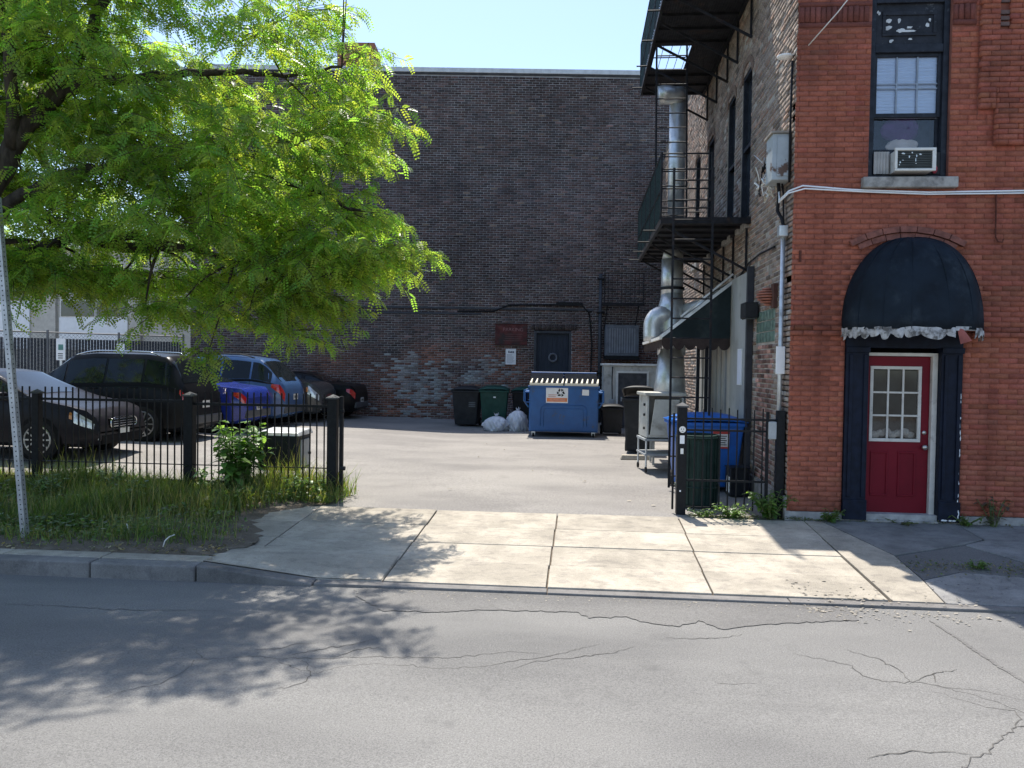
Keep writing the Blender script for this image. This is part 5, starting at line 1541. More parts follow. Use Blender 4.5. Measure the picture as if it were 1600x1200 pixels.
# ---- metal cabinet behind the left fence
o = thing('utility_box', 'grey metal utility box on a stand behind the iron fence by the shrub', 'box', (-4.33, 11.3, 0))
MB().box(-.30, .30, -.28, .28, .27, .78).build('body', M_darkplastic, o, local=True, bevel=.015)
MB().hexa([(-.33, -.31, .781), (.33, -.31, .781), (.33, .31, .781), (-.33, .31, .781)], [(-.30, -.28, .83), (.30, -.28, .83), (.30, .28, .86), (-.30, .28, .86)]).build('lid', M_galv, o, local=True, bevel=.01)
MB().box(.3005, .325, -.2, .2, .32, .72).build('door', mat('pale_door_grey', (.30, .31, .31), .5), o, local=True, bevel=.006)
MB().cyl((.33, .1, .5), (.36, .1, .5), .02, 8).build('latch', M_blackp, o, local=True)
for x in (-.2, .2): MB().box(x - .03, x + .03, -.03, .03, -.02, .269).build('leg', M_blackp, o, local=True)

# ---- street sign post (perforated)
sp = thing('sign_post', 'leaning perforated galvanised square sign post in the grass by the kerb', 'post', (-5.76, 7.72, -.06))
H_ = 3.6; dxs = -.088; s_ = .03
def spv(x, y, z): return (x + dxs * z, y, z)
mb = MB()
M_post = mat('post_galvanised', (.42, .44, .46), .45, .6, var=.2, scale=8)
mb.hexa([spv(-s_, -s_, -.1), spv(s_, -s_, -.1), spv(s_, s_, -.1), spv(-s_, s_, -.1)], [spv(-s_, -s_, H_), spv(s_, -s_, H_), spv(s_, s_, H_), spv(-s_, s_, H_)])
mb.build('tube', M_post, sp, local=True)
mb = MB(); z = .08
while z < H_ - .03:
    mb.cyl(spv(0, -s_ - .0008, z), spv(0, -s_ - .0004, z), .0075, 8); mb.cyl(spv(s_ + .0004, 0, z), spv(s_ + .0008, 0, z), .0075, 8); z += .0508
mb.build('perforation', mat('hole_dark', (.02, .02, .022), .9), sp, local=True, kind='stuff')

# ================================================================== CARS
def paint(name, col, rough=.25):
    dark = max(col) < .03
    return mat(name, col, .3 if dark else rough, 0, var=.06, scale=2, coat=.0 if dark else .6, spec=.13 if dark else .4, dirt=tuple(c * .8 + .02 for c in col), dscale=1.5, dlo=.55, dhi=.8)
M_carglass = glass_mat('car_glass', (.008, .011, .013), .05, .35)
M_lens = mat('clear_lens', (.62, .64, .66), .12, .3, var=.15, scale=30, coat=1.0)
M_tail = mat('red_lens', (.45, .012, .012), .15, var=.2, scale=25, coat=1.0)
M_amber = mat('amber_lens', (.5, .16, .02), .2, coat=1.0)
M_chrome = mat('chrome', (.62, .63, .64), .12, 1.0, var=.05)
M_alloy = mat('alloy_rim', (.42, .43, .44), .3, .8, var=.1)
M_plate = mat('number_plate', (.62, .62, .58), .5, var=.05)
M_seam = mat('panel_gap', (.006, .006, .007), .8)

def interp(keys, t):
    xs = [k[0] for k in keys]; ys = [k[1] for k in keys]
    if t <= xs[0]: return ys[0]
    for i in range(len(xs) - 1):
        if t <= xs[i + 1]:
            u = (t - xs[i]) / (xs[i + 1] - xs[i]); return ys[i] + (ys[i + 1] - ys[i]) * u
    return ys[-1]
PROF = {
 'sedan': dict(zt=[(0, .82), (.012, .98), (.03, 1.05), (.14, 1.10), (.19, 1.13), (.33, 1.40), (.42, 1.465), (.52, 1.47), (.58, 1.44), (.755, 1.04), (.80, .99), (.92, .89), (.97, .80), (.99, .70), (1, .56)],
               zs=[(0, .78), (.03, .93), (.2, .99), (.6, .95), (.76, .93), (.92, .80), (.98, .66), (1, .52)], ws=(.19, .755), roof=(.33, .58)),
 'suv': dict(zt=[(0, .78), (.008, .98), (.02, 1.10), (.075, 1.58), (.11, 1.70), (.2, 1.76), (.45, 1.77), (.56, 1.72), (.715, 1.19), (.76, 1.14), (.93, 1.05), (.975, .95), (.992, .80), (1, .62)],
             zs=[(0, .75), (.03, 1.02), (.2, 1.10), (.6, 1.05), (.74, 1.04), (.93, .95), (.985, .76), (1, .58)], ws=(.02, .715), roof=(.10, .56)),
 'hatch': dict(zt=[(0, .72), (.01, .94), (.03, 1.05), (.12, 1.45), (.16, 1.56), (.3, 1.63), (.48, 1.64), (.57, 1.58), (.74, 1.10), (.79, 1.04), (.93, .93), (.975, .83), (.992, .70), (1, .56)],
               zs=[(0, .70), (.03, .94), (.2, 1.03), (.6, .98), (.76, .96), (.93, .84), (.985, .66), (1, .52)], ws=(.03, .74), roof=(.15, .57)),
}
class Body:
    def __init__(s, L, W, Hs, prof):
        s.L, s.W, s.h, s.p = L, W, Hs, PROF[prof]
    def sec(s, t):
        """cross-section (half) at t 0 rear..1 front: list of (y,z)"""
        zt, zs = interp(s.p['zt'], t) * s.h, interp(s.p['zs'], t) * s.h
        e = min(t, 1 - t)
        tp = 1 - .20 * max(0, 1 - e / .10) ** 2
        w = s.W / 2 * tp
        zb = .20 + .10 * max(0, 1 - e / .05)
        cab = max(0, min(1, (zt - zs - .10) / .3))
        wt = w * (.94 - .20 * cab)
        zr = zs + (zt - zs) * (.86 if cab > 0 else .7)
        zm = zb + (zs - zb) * .55
        return [(0, zb), (w * .82, zb), (w * .95, zb + .07), (w * .985, zb + (zm - zb) * .6), (w, zm), (w * .985, zs - .07), (w * .955, zs), (wt, zr), (wt * .93, zr + (zt - zr) * .62), (wt * .7, zt - .012), (0, zt)]
    def pt(s, t, k, side, off=0.0):
        """k float index along the section"""
        def raw(t, k):
            c = s.sec(min(1, max(0, t))); i = min(int(k), len(c) - 2); u = k - i
            return Vector(((t - .5) * s.L, c[i][0] + (c[i + 1][0] - c[i][0]) * u, c[i][1] + (c[i + 1][1] - c[i][1]) * u))
        p = raw(t, k)
        if off:
            a = raw(t + .004, k) - raw(t - .004, k)
            b = raw(t, min(9.999, k + .05)) - raw(t, max(0, k - .05))
            nn = b.cross(a)
            nn = -nn
            if nn.length > 1e-9:
                nn.normalize()
                if nn.y < -.01 or (abs(nn.y) < .01 and nn.z < 0): nn = -nn
                p = p + nn * off
        return (p.x, p.y * side, p.z)
    def patch(s, t0, t1, k0, k1, side, off, nt=8, nk=5, k0b=None, k1b=None):
        rows = []
        for i in range(nt + 1):
            u = i / nt; t = t0 + (t1 - t0) * u
            a = k0 + ((k0b if k0b is not None else k0) - k0) * u; b = k1 + ((k1b if k1b is not None else k1) - k1) * u
            rows.append([s.pt(t, a + (b - a) * j / nk, side, off) for j in range(nk + 1)])
        return MB().grid(rows)

def car(name, label, loc, rz, L, W, Hs, prof, pm, wheel=.33, rails=False, grille='slots', plate_front=True):
    o = thing(name, label, 'car', loc, rz, 'cars parked in a row behind the fence')
    b = Body(L, W, Hs, prof)
    ts = sorted(set([0, .004, .01, .02, .03, .05] + list(np.linspace(.07, .93, 44)) + [.95, .965, .98, .99, .996, 1]))
    rows = []
    for t in ts:
        half = b.sec(t); x = (t - .5) * L
        rows.append([(x, -y, z) for y, z in half[1:]][::1] and ([(x, y, z) for y, z in half[1:]] + [(x, -y, z) for y, z in half[1:-1]][::-1]))
    mb = MB().grid(rows)
    n_ = len(rows[0])
    base = 0
    mb.f.append(tuple(range(n_))); mb.f.append(tuple(range((len(rows) - 1) * n_, len(rows) * n_))[::-1])
    for j in range(len(rows) - 1):   # floor
        mb.f.append((j * n_, (j + 1) * n_, (j + 1) * n_ + n_ - 1, j * n_ + n_ - 1))
    body = mb.build('body', pm, o, local=True, smooth=True)
    md = body.modifiers.new('es', 'EDGE_SPLIT'); md.split_angle = math.radians(38)
    w0, w1 = b.p['ws']; r0, r1 = b.p['roof']
    # side glass
    for sd in (-1, 1):
        splits = [w0 + .05, r0 + .04 if prof == 'sedan' else .19, .385, .575, w1 - .055]
        if prof != 'sedan': splits = [.075, .205, .385, .575, w1 - .05]
        for a, c in zip(splits[:-1], splits[1:]):
            b.patch(a + .006, c - .006, 6.12, 6.93, sd, .006, 8, 3).build('side_window', M_carglass, o, local=True, smooth=True)
        for t in (.205, .385, .575, .70):
            b.patch(t - .0012, t + .0012, 2.2, 6.0, sd, .003, 1, 8).build('door_gap', M_seam, body, local=True)
        for t in (.24, .43):
            hx = b.pt(t, 5.4, sd, .02)
            MB().box(hx[0] - .09, hx[0] + .09, min(hx[1], hx[1] - sd * .03), max(hx[1], hx[1] - sd * .03), hx[2] - .012, hx[2] + .016).build('door_handle', pm, o, local=True, bevel=.006)
        b.patch(w0 + .03, w1 - .02, 5.98, 6.10, sd, .007, 20, 1).build('belt_trim', M_seam, o, local=True)
        # lamps
        hl = b.patch(.925, .988, 4.5, 6.3, sd, .008, 8, 4, 4.3, 5.6).build('headlight', M_lens, o, local=True, smooth=True)
        b.patch(.915, .928, 4.7, 5.6, sd, .010, 2, 3).build('side_marker', M_amber, hl, local=True)
        b.patch(.004, (.075 if rails and prof == 'hatch' else .035) if prof != 'sedan' else .06, 4.3, 6.2, sd, .008, 8, 4, 5.0, 6.0).build('taillight', M_tail, o, local=True, smooth=True)
        m_ = b.pt(w1 - .085, 6.1, sd, .0)
        mr = MB().box(m_[0] - .05, m_[0] + .07, min(m_[1] + sd * .02, m_[1] + sd * .2), max(m_[1] + sd * .02, m_[1] + sd * .2), m_[2] + .0, m_[2] + .13).build('mirror', pm, o, local=True, bevel=.03)
        # wheels
        for t in (.195, .80):
            x = (t - .5) * L; yb = W / 2
            MB().cyl((x, sd * (yb - .30), wheel * 1.02), (x, sd * (yb + .004), wheel * 1.02), wheel * 1.17, 28).build('wheel_arch', M_seam, body, local=True)
            wh = MB().cyl((x, sd * (yb - .22), wheel), (x, sd * (yb + .012), wheel), wheel, 28).build('wheel', M_rubber, o, local=True, bevel=.02)
            mb = MB()
            mb.tube([(x + wheel * .70 * math.cos(q), sd * (yb + .014), wheel + wheel * .70 * math.sin(q)) for q in np.linspace(0, 2 * PI, 25)], .014, 6)
            for q in range(10):
                an = 2 * PI * q / 10
                mb.bar((x + .05 * math.cos(an), sd * (yb + .018), wheel + .05 * math.sin(an)), (x + wheel * .69 * math.cos(an), sd * (yb + .016), wheel + wheel * .69 * math.sin(an)), .022, .026)
            mb.cyl((x, sd * (yb + .008), wheel), (x, sd * (yb + .026), wheel), .055, 12)
            mb.build('rim', M_alloy, wh, local=True)
    # screens
    for nm, (a, c) in (('windscreen', (r1 + .012, w1 - .012)), ('rear_window', ((w0 + .012) if prof == 'sedan' else .028, r0 - .012))):
        for sd in (-1, 1): pass
        rows = []
        for i in range(9):
            t = a + (c - a) * i / 8
            rows.append([b.pt(t, 7.15 + (10 - 7.15) * j / 5 if j < 5 else 9.999, 1, .006) for j in range(6)] + [b.pt(t, 7.15 + (10 - 7.15) * j / 5, -1, .006) for j in range(4, -1, -1)])
        MB().grid(rows).build(nm, M_carglass, o, local=True, smooth=True)
    # front and rear faces
    xf, xr = L / 2, -L / 2
    hw = W * .36
    z0 = .30; gf = interp(b.p['zt'], .985) * Hs
    gr = MB().box(xf - .04, xf + .012, -hw * .62, hw * .62, .50, .68).build('grille', M_seam, o, local=True, bevel=.02)
    if grille == 'slots':
        for k in range(7): MB().box(xf + .0125, xf + .02, -.36 + k * .115, -.32 + k * .115, .515, .67).build('grille_slot', M_chrome, gr, local=True)
    else:
        for k in range(4): MB().box(xf + .0125, xf + .022, -hw * .58, hw * .58, .525 + k * .042, .54 + k * .042).build('grille_bar', M_chrome, gr, local=True)
        MB().tube([(xf + .018, .60 * hw * math.copysign(abs(math.cos(q)) ** .6, math.cos(q)), .59 + .10 * math.copysign(abs(math.sin(q)) ** .6, math.sin(q))) for q in np.linspace(0, 2 * PI, 29)], .012, 6).build('grille_ring', M_chrome, gr, local=True)
    MB().box(xf - .06, xf + .010, -hw * .95, hw * .95, .24, .40).build('front_intake', M_seam, o, local=True, bevel=.02)
    for sd in (-1, 1):
        MB().cyl((xf - .09, sd * hw * .98, .36), (xf - .015, sd * hw * .98, .36), .05, 12).build('fog_lamp', M_lens, o, local=True)
    if plate_front: MB().box(xf + .021, xf + .028, -.155, .155, .40, .50).build('front_plate', M_plate, o, local=True)
    zp = .80 if prof != 'sedan' else .62
    rp = MB().box(xr - .014, xr - .004, -.155, .155, zp - .13, zp + .02).build('rear_plate', M_plate, o, local=True)
    mb = MB()
    for k in range(6): mb.box(xr - .016, xr - .0145, -.12 + k * .042, -.095 + k * .042, zp - .09, zp - .02)
    mb.build('plate_mark', M_ink, rp, local=True)
    MB().box(xr - .02, xr + .06, -hw * 1.12, hw * 1.12, .33, .52).build('rear_bumper', mat('bumper_grey', (.09, .092, .095), .5, var=.15), o, local=True, bevel=.03)
    MB().box(xf - .08, xf + .0, -hw * 1.1, hw * 1.1, .405, .49).build('front_bumper', pm, o, local=True, bevel=.03)
    if rails:
        for sd in (-1, 1):
            pts = []
            for i in range(9):
                t = r0 + .05 + (r1 - r0 - .06) * i / 8; p = b.pt(t, 8.2, sd, .0)
                pts.append((p[0], p[1], p[2] + .055 - .05 * (abs(i - 4) / 4) ** 6))
            MB().tube(pts, .016, 6).build('roof_rail', M_darkplastic if prof == 'hatch' else M_chrome, o, local=True, smooth=True)
    return o
GR = dict()
cz = lambda x, y: lotz(x, y) - .008
car('parked_car', 'dark sedan nearest the fence with its nose to the driveway', (-10.45, 13.3, cz(-9.9, 13.3) - .0), .0, 4.75, 1.82, 1.03, 'sedan', paint('black_plum_paint', (.016, .015, .019)), grille='bars')
car('parked_car', 'black boxy sport utility car parked behind the dark sedan', (-10.32, 16.3, cz(-9.7, 16.3)), PI, 4.6, 1.86, 1.04, 'suv', paint('black_paint', (.010, .0105, .012)), rails=True, wheel=.36)
car('parked_car', 'bright cobalt blue sedan half hidden behind the black sport utility car', (-10.0, 18.5, cz(-9.6, 18.5)), PI, 4.5, 1.78, 1.0, 'sedan', paint('cobalt_paint', (.016, .035, .23)))
car('parked_car', 'slate blue crossover with black roof rails and a red taillight', (-9.8, 20.5, cz(-9.6, 20.5)), PI, 4.45, 1.80, 1.13, 'hatch', paint('slate_blue_paint', (.045, .10, .22)), rails=True, wheel=.35)
car('parked_car', 'charcoal sport utility car facing the driveway beside the slate blue crossover', (-9.55, 22.4, cz(-9.6, 22.4)), 0.0, 4.6, 1.84, 1.04, 'suv', paint('charcoal_paint', (.06, .06, .058)), wheel=.36)
car('parked_car', 'black sedan backed in against the sooty brick wall', (-8.98, 24.2, .12), PI, 4.4, 1.74, .98, 'sedan', paint('soot_black_paint', (.009, .009, .01)))

# ================================================================== TREE
M_leaf = leaf_mat('locust_leaf', .55, (1.2, 1.12, .42))
PADS = [(-2.84,10.0,5.83,0.33,0.18),(-3.99,10.4,6.29,0.5,0.26),(-3.74,10.2,6.53,0.55,0.3),(-2.69,9.6,4.86,0.42,0.2),(-3.21,9.9,4.92,0.6,0.28),(-3.54,10.1,5.53,0.6,0.3),(-3.27,9.7,4.46,0.35,0.22),(-2.81,9.3,3.7,0.5,0.24),(-2.41,9.1,3.22,0.5,0.18),(-3.26,9.7,4.02,0.5,0.26),(-2.98,9.5,3.18,0.7,0.24),(-3.1,9.6,3.06,0.5,0.2),(-3.52,9.4,3.03,0.7,0.28),(-3.42,9.6,2.62,0.4,0.2),(-3.38,9.3,2.61,0.45,0.2),(-3.44,9.2,2.24,0.28,0.14),(-3.94,9.9,2.84,0.55,0.24),(-3.98,9.2,2.46,0.45,0.2),(-4.4,9.0,1.96,0.16,0.1),(-4.61,9.5,2.44,0.3,0.18),(-5.02,9.8,2.91,0.6,0.28),(-5.2,9.2,2.88,0.5,0.22),(-4.8,9.0,2.48,0.35,0.15),(-5.2,9.0,2.44,0.28,0.13),(-6.24,9.4,2.92,0.5,0.2),(-6.32,8.8,2.92,0.5,0.2),(-6.34,8.4,2.79,0.22,0.12),(-6.11,8.4,2.9,0.3,0.12),(-6.31,10.2,2.92,0.6,0.25),(-7.77,9.35,6.96,0.55,0.29),(-7.95,10.47,7.26,0.59,0.23),(-7.49,10.78,7.42,0.6,0.26),(-6.31,10.35,7.24,0.7,0.3),(-4.87,8.87,6.6,0.75,0.33),(-7.8,9.48,6.5,0.75,0.23),(-8.72,11.32,7.27,0.59,0.3),(-7.77,11.07,7.03,0.64,0.31),(-5.49,8.8,6.06,0.73,0.25),(-8.82,10.88,6.63,0.74,0.27),(-7.79,10.67,6.43,0.77,0.26),(-5.91,8.52,5.51,0.66,0.26),(-6.91,11.49,6.62,0.66,0.24),(-3.68,8.8,5.67,0.62,0.34),(-7.95,9.55,5.55,0.61,0.33),(-7.68,10.45,5.86,0.68,0.31),(-7.3,10.64,6.0,0.8,0.27),(-5.13,8.6,5.09,0.57,0.25),(-5.57,10.48,5.71,0.67,0.33),(-7.48,9.33,5.04,0.77,0.24),(-7.08,9.71,5.04,0.67,0.28),(-6.76,9.85,5.17,0.55,0.33),(-6.09,9.63,4.96,0.77,0.24),(-6.19,11.45,5.7,0.66,0.23),(-5.05,10.66,5.5,0.58,0.26),(-8.83,10.53,4.84,0.74,0.32),(-8.01,10.61,5.01,0.66,0.32),(-6.48,9.68,4.73,0.78,0.28),(-5.94,9.41,4.5,0.59,0.28),(-5.16,9.3,4.47,0.63,0.29),(-4.16,8.61,4.23,0.65,0.26),(-3.73,8.71,4.39,0.7,0.26),(-3.63,10.86,4.91,0.68,0.27),(-8.86,10.89,4.45,0.64,0.27),(-8.08,10.84,4.34,0.64,0.29),(-7.77,11.29,4.45,0.78,0.26),(-5.34,8.61,3.96,0.74,0.23),(-4.34,8.76,3.77,0.79,0.23),(-4.43,10.81,4.32,0.72,0.33),(-9.44,11.44,3.88,0.65,0.27),(-6.22,8.45,3.47,0.77,0.28),(-7.66,11.27,3.82,0.59,0.23),(-6.43,10.85,3.69,0.74,0.28),(-4.54,8.39,3.41,0.61,0.26),(-4.76,10.31,3.86,0.61,0.31),(-3.52,9.74,3.54,0.71,0.33),(-7.0,8.73,2.97,0.69,0.28),(-6.53,8.53,2.91,0.59,0.33),(-7.56,11.1,3.34,0.65,0.27),(-4.06,9.83,3.2,0.66,0.31),(-6.99,9.48,7.31,0.8,0.32),(-8.31,9.0,7.85,0.8,0.32),(-5.37,9.54,8.67,0.8,0.32),(-5.93,9.72,8.33,0.8,0.32),(-6.02,9.08,8.04,0.8,0.32),(-6.16,10.29,8.41,0.8,0.32),(-8.73,11.07,8.45,0.8,0.32),(-9.95,9.92,8.72,0.8,0.32),(-5.17,8.97,7.08,0.8,0.32),(-8.4,11.05,8.28,0.8,0.32),(-7.75,8.84,7.56,0.8,0.32),(-8.49,11.24,8.48,0.8,0.32),(-5.87,8.63,7.41,0.8,0.32),(-4.81,8.43,8.26,0.8,0.32),(-10.82,9.2,8.33,0.8,0.32),(-9.77,11.54,8.54,0.8,0.32),(-7.51,9.69,7.31,0.8,0.32),(-8.6,8.6,7.92,0.8,0.32),(-8.48,10.19,7.51,0.8,0.32),(-10.86,10.65,7.58,0.8,0.32),(-10.8,9.93,7.79,0.8,0.32),(-4.82,9.46,8.64,0.8,0.32),(-8.5,8.44,4.41,0.8,0.32),(-12.48,9.21,5.59,0.8,0.32),(-8.95,10.17,5.61,0.8,0.32),(-11.12,11.34,6.22,0.8,0.32),(-9.28,10.4,6.76,0.8,0.32),(-11.48,8.46,5.71,0.8,0.32),(-8.41,10.18,3.43,0.8,0.32),(-9.58,8.41,3.74,0.8,0.32),(-9.89,7.98,6.27,0.8,0.32),(-11.1,11.08,5.49,0.8,0.32),(-12.1,10.59,5.78,0.8,0.32),(-8.46,10.8,5.84,0.8,0.32),(-11.42,9.97,5.67,0.8,0.32),(-8.58,10.68,6.44,0.8,0.32),(-7.08,8.25,6.12,0.8,0.32),(-12.7,7.81,3.98,0.8,0.32),(-11.43,11.28,5.81,0.8,0.32),(-10.04,10.99,6.27,0.8,0.32),(-10.65,10.01,5.19,0.8,0.32),(-11.06,9.32,4.86,0.8,0.32),(-12.78,11.27,4.05,0.8,0.32),(-10.85,8.79,4.71,0.8,0.32),(-3.0,8.9,7.7,0.6,0.3),(-3.7,8.6,8.2,0.7,0.3),(-2.9,9.5,7.05,0.4,0.3),(-4.4,8.5,8.6,0.75,0.3),(-5.4,8.3,8.9,0.8,0.3),(-6.6,8.2,9.1,0.8,0.3)]
tr = thing('locust_tree', 'large honey locust tree whose feathery green crown hangs over the fence and verge', 'tree', (-7.75, 8.9, -.03))
# limbs
T0 = Vector((-7.75, 8.9, -.05))
LIMBS = [
 [T0, Vector((-7.7, 8.9, 1.2)), Vector((-7.55, 8.95, 2.4)), Vector((-7.35, 9.0, 3.4)), Vector((-7.0, 9.05, 4.3)), Vector((-6.55, 9.1, 5.0)), Vector((-6.1, 9.2, 5.7)), Vector((-5.7, 9.3, 6.8)), Vector((-5.4, 9.4, 8.0))],
 [Vector((-6.65, 9.08, 4.85)), Vector((-6.1, 9.2, 5.25)), Vector((-5.4, 9.4, 5.35)), Vector((-4.6, 9.6, 5.5)), Vector((-3.8, 9.8, 5.55)), Vector((-3.1, 9.9, 5.65))],
 [Vector((-7.35, 9.0, 3.4)), Vector((-6.7, 9.1, 3.95)), Vector((-5.9, 9.2, 4.2)), Vector((-5.0, 9.4, 4.25)), Vector((-4.1, 9.5, 4.2)), Vector((-3.3, 9.5, 4.0)), Vector((-2.7, 9.4, 3.7))],
 [Vector((-7.5, 8.95, 2.7)), Vector((-6.8, 9.0, 3.1)), Vector((-6.0, 9.1, 3.35)), Vector((-5.1, 9.2, 3.3)), Vector((-4.2, 9.3, 3.1)), Vector((-3.4, 9.35, 2.9)), Vector((-2.7, 9.3, 3.0))],
 [Vector((-7.45, 8.95, 3.0)), Vector((-8.2, 8.9, 4.2)), Vector((-9.2, 8.8, 5.2)), Vector((-10.4, 8.9, 5.7)), Vector((-11.6, 8.9, 5.8))],
 [Vector((-7.2, 9.0, 3.8)), Vector((-7.6, 9.6, 5.2)), Vector((-8.2, 10.2, 6.4)), Vector((-9.0, 10.6, 7.4))],
 [Vector((-6.9, 9.05, 4.4)), Vector((-6.6, 8.5, 5.8)), Vector((-6.4, 8.1, 7.2)), Vector((-6.2, 7.9, 8.8))],
 [Vector((-6.0, 9.15, 3.35)), Vector((-5.6, 9.8, 3.3)), Vector((-5.2, 10.5, 3.5)), Vector((-4.6, 11.0, 3.9))],
]
def smooth_poly(P, n_=5):
    out = []
    for i in range(len(P) - 1):
        p0, p1, p2, p3 = P[max(0, i - 1)], P[i], P[i + 1], P[min(len(P) - 1, i + 2)]
        for k in range(n_):
            t = k / n_
            out.append(.5 * ((2 * p1) + (-p0 + p2) * t + (2 * p0 - 5 * p1 + 4 * p2 - p3) * t * t + (-p0 + 3 * p1 - 3 * p2 + p3) * t ** 3))
    out.append(P[-1]); return out
nodes_all = []
for i, Lm in enumerate(LIMBS):
    S = smooth_poly(Lm)
    S = [p + Vector((random.gauss(0, .02), random.gauss(0, .02), random.gauss(0, .02))) for p in S]
    r0 = .22 if i == 0 else .085
    rr = [max(.018, r0 * (1 - .88 * k / (len(S) - 1))) for k in range(len(S))]
    MB().tube(S, rr, 10).build('trunk' if i == 0 else 'limb', M_bark, tr, smooth=True)
    nodes_all += [(p, r) for p, r in zip(S[3:], rr[3:])]
# boughs to every foliage pad, then twigs with compound leaves
rt = random.Random(21)
leaf_pos, leaf_dir, leaf_len, leaf_tint = [], [], [], []
twig = MB(); bough = MB()
def addleaf(p, d, ln, tint):
    leaf_pos.append(p); leaf_dir.append(d); leaf_len.append(ln); leaf_tint.append(tint)
for (px, py, pz, pr, ph) in PADS:
    c = Vector((px, py, pz))
    bp, br = min(nodes_all, key=lambda q: (q[0] - c).length + (.5 if q[0].z > c.z + .6 else 0))
    mid = bp.lerp(c, .5) + Vector((rt.uniform(-.12, .12), rt.uniform(-.12, .12), .18 * (c - bp).length * .5))
    S = smooth_poly([bp, mid, c], 5)
    L_ = (c - bp).length
    bough.tube(S, [max(.007, min(br * .6, .012 + .018 * L_) * (1 - .75 * k / (len(S) - 1))) for k in range(len(S))], 6)
    outd = Vector((c.x - T0.x, (c.y - 9.0) * 1.2, 0)); outd = outd.normalized() if outd.length > .1 else Vector((1, 0, 0))
    green = rt.uniform(.75, 1.25)
    ntw = int(32 * (pr / .6) ** 2 * (.8 if pz > 6.8 or px < -7.5 else 1.0)) + 6
    for k in range(ntw):
        a = rt.uniform(0, 2 * PI); rad = pr * math.sqrt(rt.random()) * .8
        st = c + Vector((rad * math.cos(a), rad * math.sin(a), rt.uniform(-.6, .6) * ph))
        d = Vector((math.cos(a), math.sin(a), 0)) * .8 + outd * .5 + Vector((rt.gauss(0, .4), rt.gauss(0, .4), rt.uniform(-.35, .55)))
        d.normalize()
        ln = rt.uniform(.35, .75) * min(1, .5 + pr * .7)
        pts = []
        for q in range(6):
            t = q / 5
            pts.append(st + d * ln * t + Vector((0, 0, -.34 * ln * t * t)))
        twig.tube([c.lerp(st, .4)] + pts, [.0045] * 4 + [.003] * 3, 3)
        nl = int(ln / .042)
        side = 1
        for q in range(nl):
            t = (q + rt.random()) / nl
            i = min(4, int(t * 5)); u = t * 5 - i
            p = pts[i].lerp(pts[i + 1], u)
            tang = (pts[i + 1] - pts[i]).normalized()
            lat = tang.cross(Vector((0, 0, 1))); lat = lat.normalized() if lat.length > .01 else Vector((1, 0, 0))
            side = -side
            ld = tang * .45 + lat * side * rt.uniform(.3, 1.0) + Vector((rt.gauss(0, .3), rt.gauss(0, .3), rt.uniform(-.95, .35)))
            ld.normalize()
            g = green * rt.uniform(.7, 1.3); y = rt.uniform(.75, 1.35)
            addleaf(p, ld, rt.uniform(.09, .21), (.110 * g * y, .182 * g, .043 * g))
bough.build('boughs', M_bark, tr, smooth=True, kind='stuff')
twig.build('twigs', mat('twig_bark', (.07, .055, .04), .9, var=.3), tr, kind='stuff')
Pn = np.array([tuple(p) for p in leaf_pos]); Dn = np.array([tuple(d) for d in leaf_dir]); Ln_ = np.array(leaf_len); Tn = np.array(leaf_tint)
nL = len(Pn)
up = np.array([0, 0, 1.0])
Sn = np.cross(Dn, up); Sn /= np.linalg.norm(Sn, axis=1, keepdims=True) + 1e-9
roll_ = rng.uniform(-1.3, 1.3, nL)[:, None]
Nn_ = np.cross(Sn, Dn)
S2 = Sn * np.cos(roll_) + Nn_ * np.sin(roll_); N2 = -Sn * np.sin(roll_) + Nn_ * np.cos(roll_)
NP = 6
allV = []
for k in range(NP):
    t = (k + .6) / NP
    ax_ = Pn + Dn * (Ln_ * t)[:, None] - up * (Ln_ * .32 * t * t)[:, None]
    ll = (.050 * (1 - .45 * abs(t - .45) * 1.4)) * (.45 + .55 * Ln_ / .16)
    hw_ = ll * .29
    for sd in (-1, 1):
        ld = S2 * sd * .9 + Dn * .42 - N2 * .12
        ld /= np.linalg.norm(ld, axis=1, keepdims=True)
        wd = np.cross(ld, N2); wd /= np.linalg.norm(wd, axis=1, keepdims=True) + 1e-9
        a = ax_ + ld * .002
        m1 = ax_ + ld * (ll * .5)[:, None] + wd * hw_[:, None]
        tip = ax_ + ld * ll[:, None]
        m2 = ax_ + ld * (ll * .5)[:, None] - wd * hw_[:, None]
        allV.append(np.stack([a, m1, tip, m2], 1))
V = np.stack(allV, 1).reshape(-1, 3)
F = np.arange(len(V)).reshape(-1, 4)
T = np.repeat(Tn, NP * 2, axis=0) * rng.uniform(.85, 1.15, (nL * NP * 2, 1))
np_mesh('crown', V, F, M_leaf, tr, T)
print('LEAVES', nL, 'leaflets', len(F))

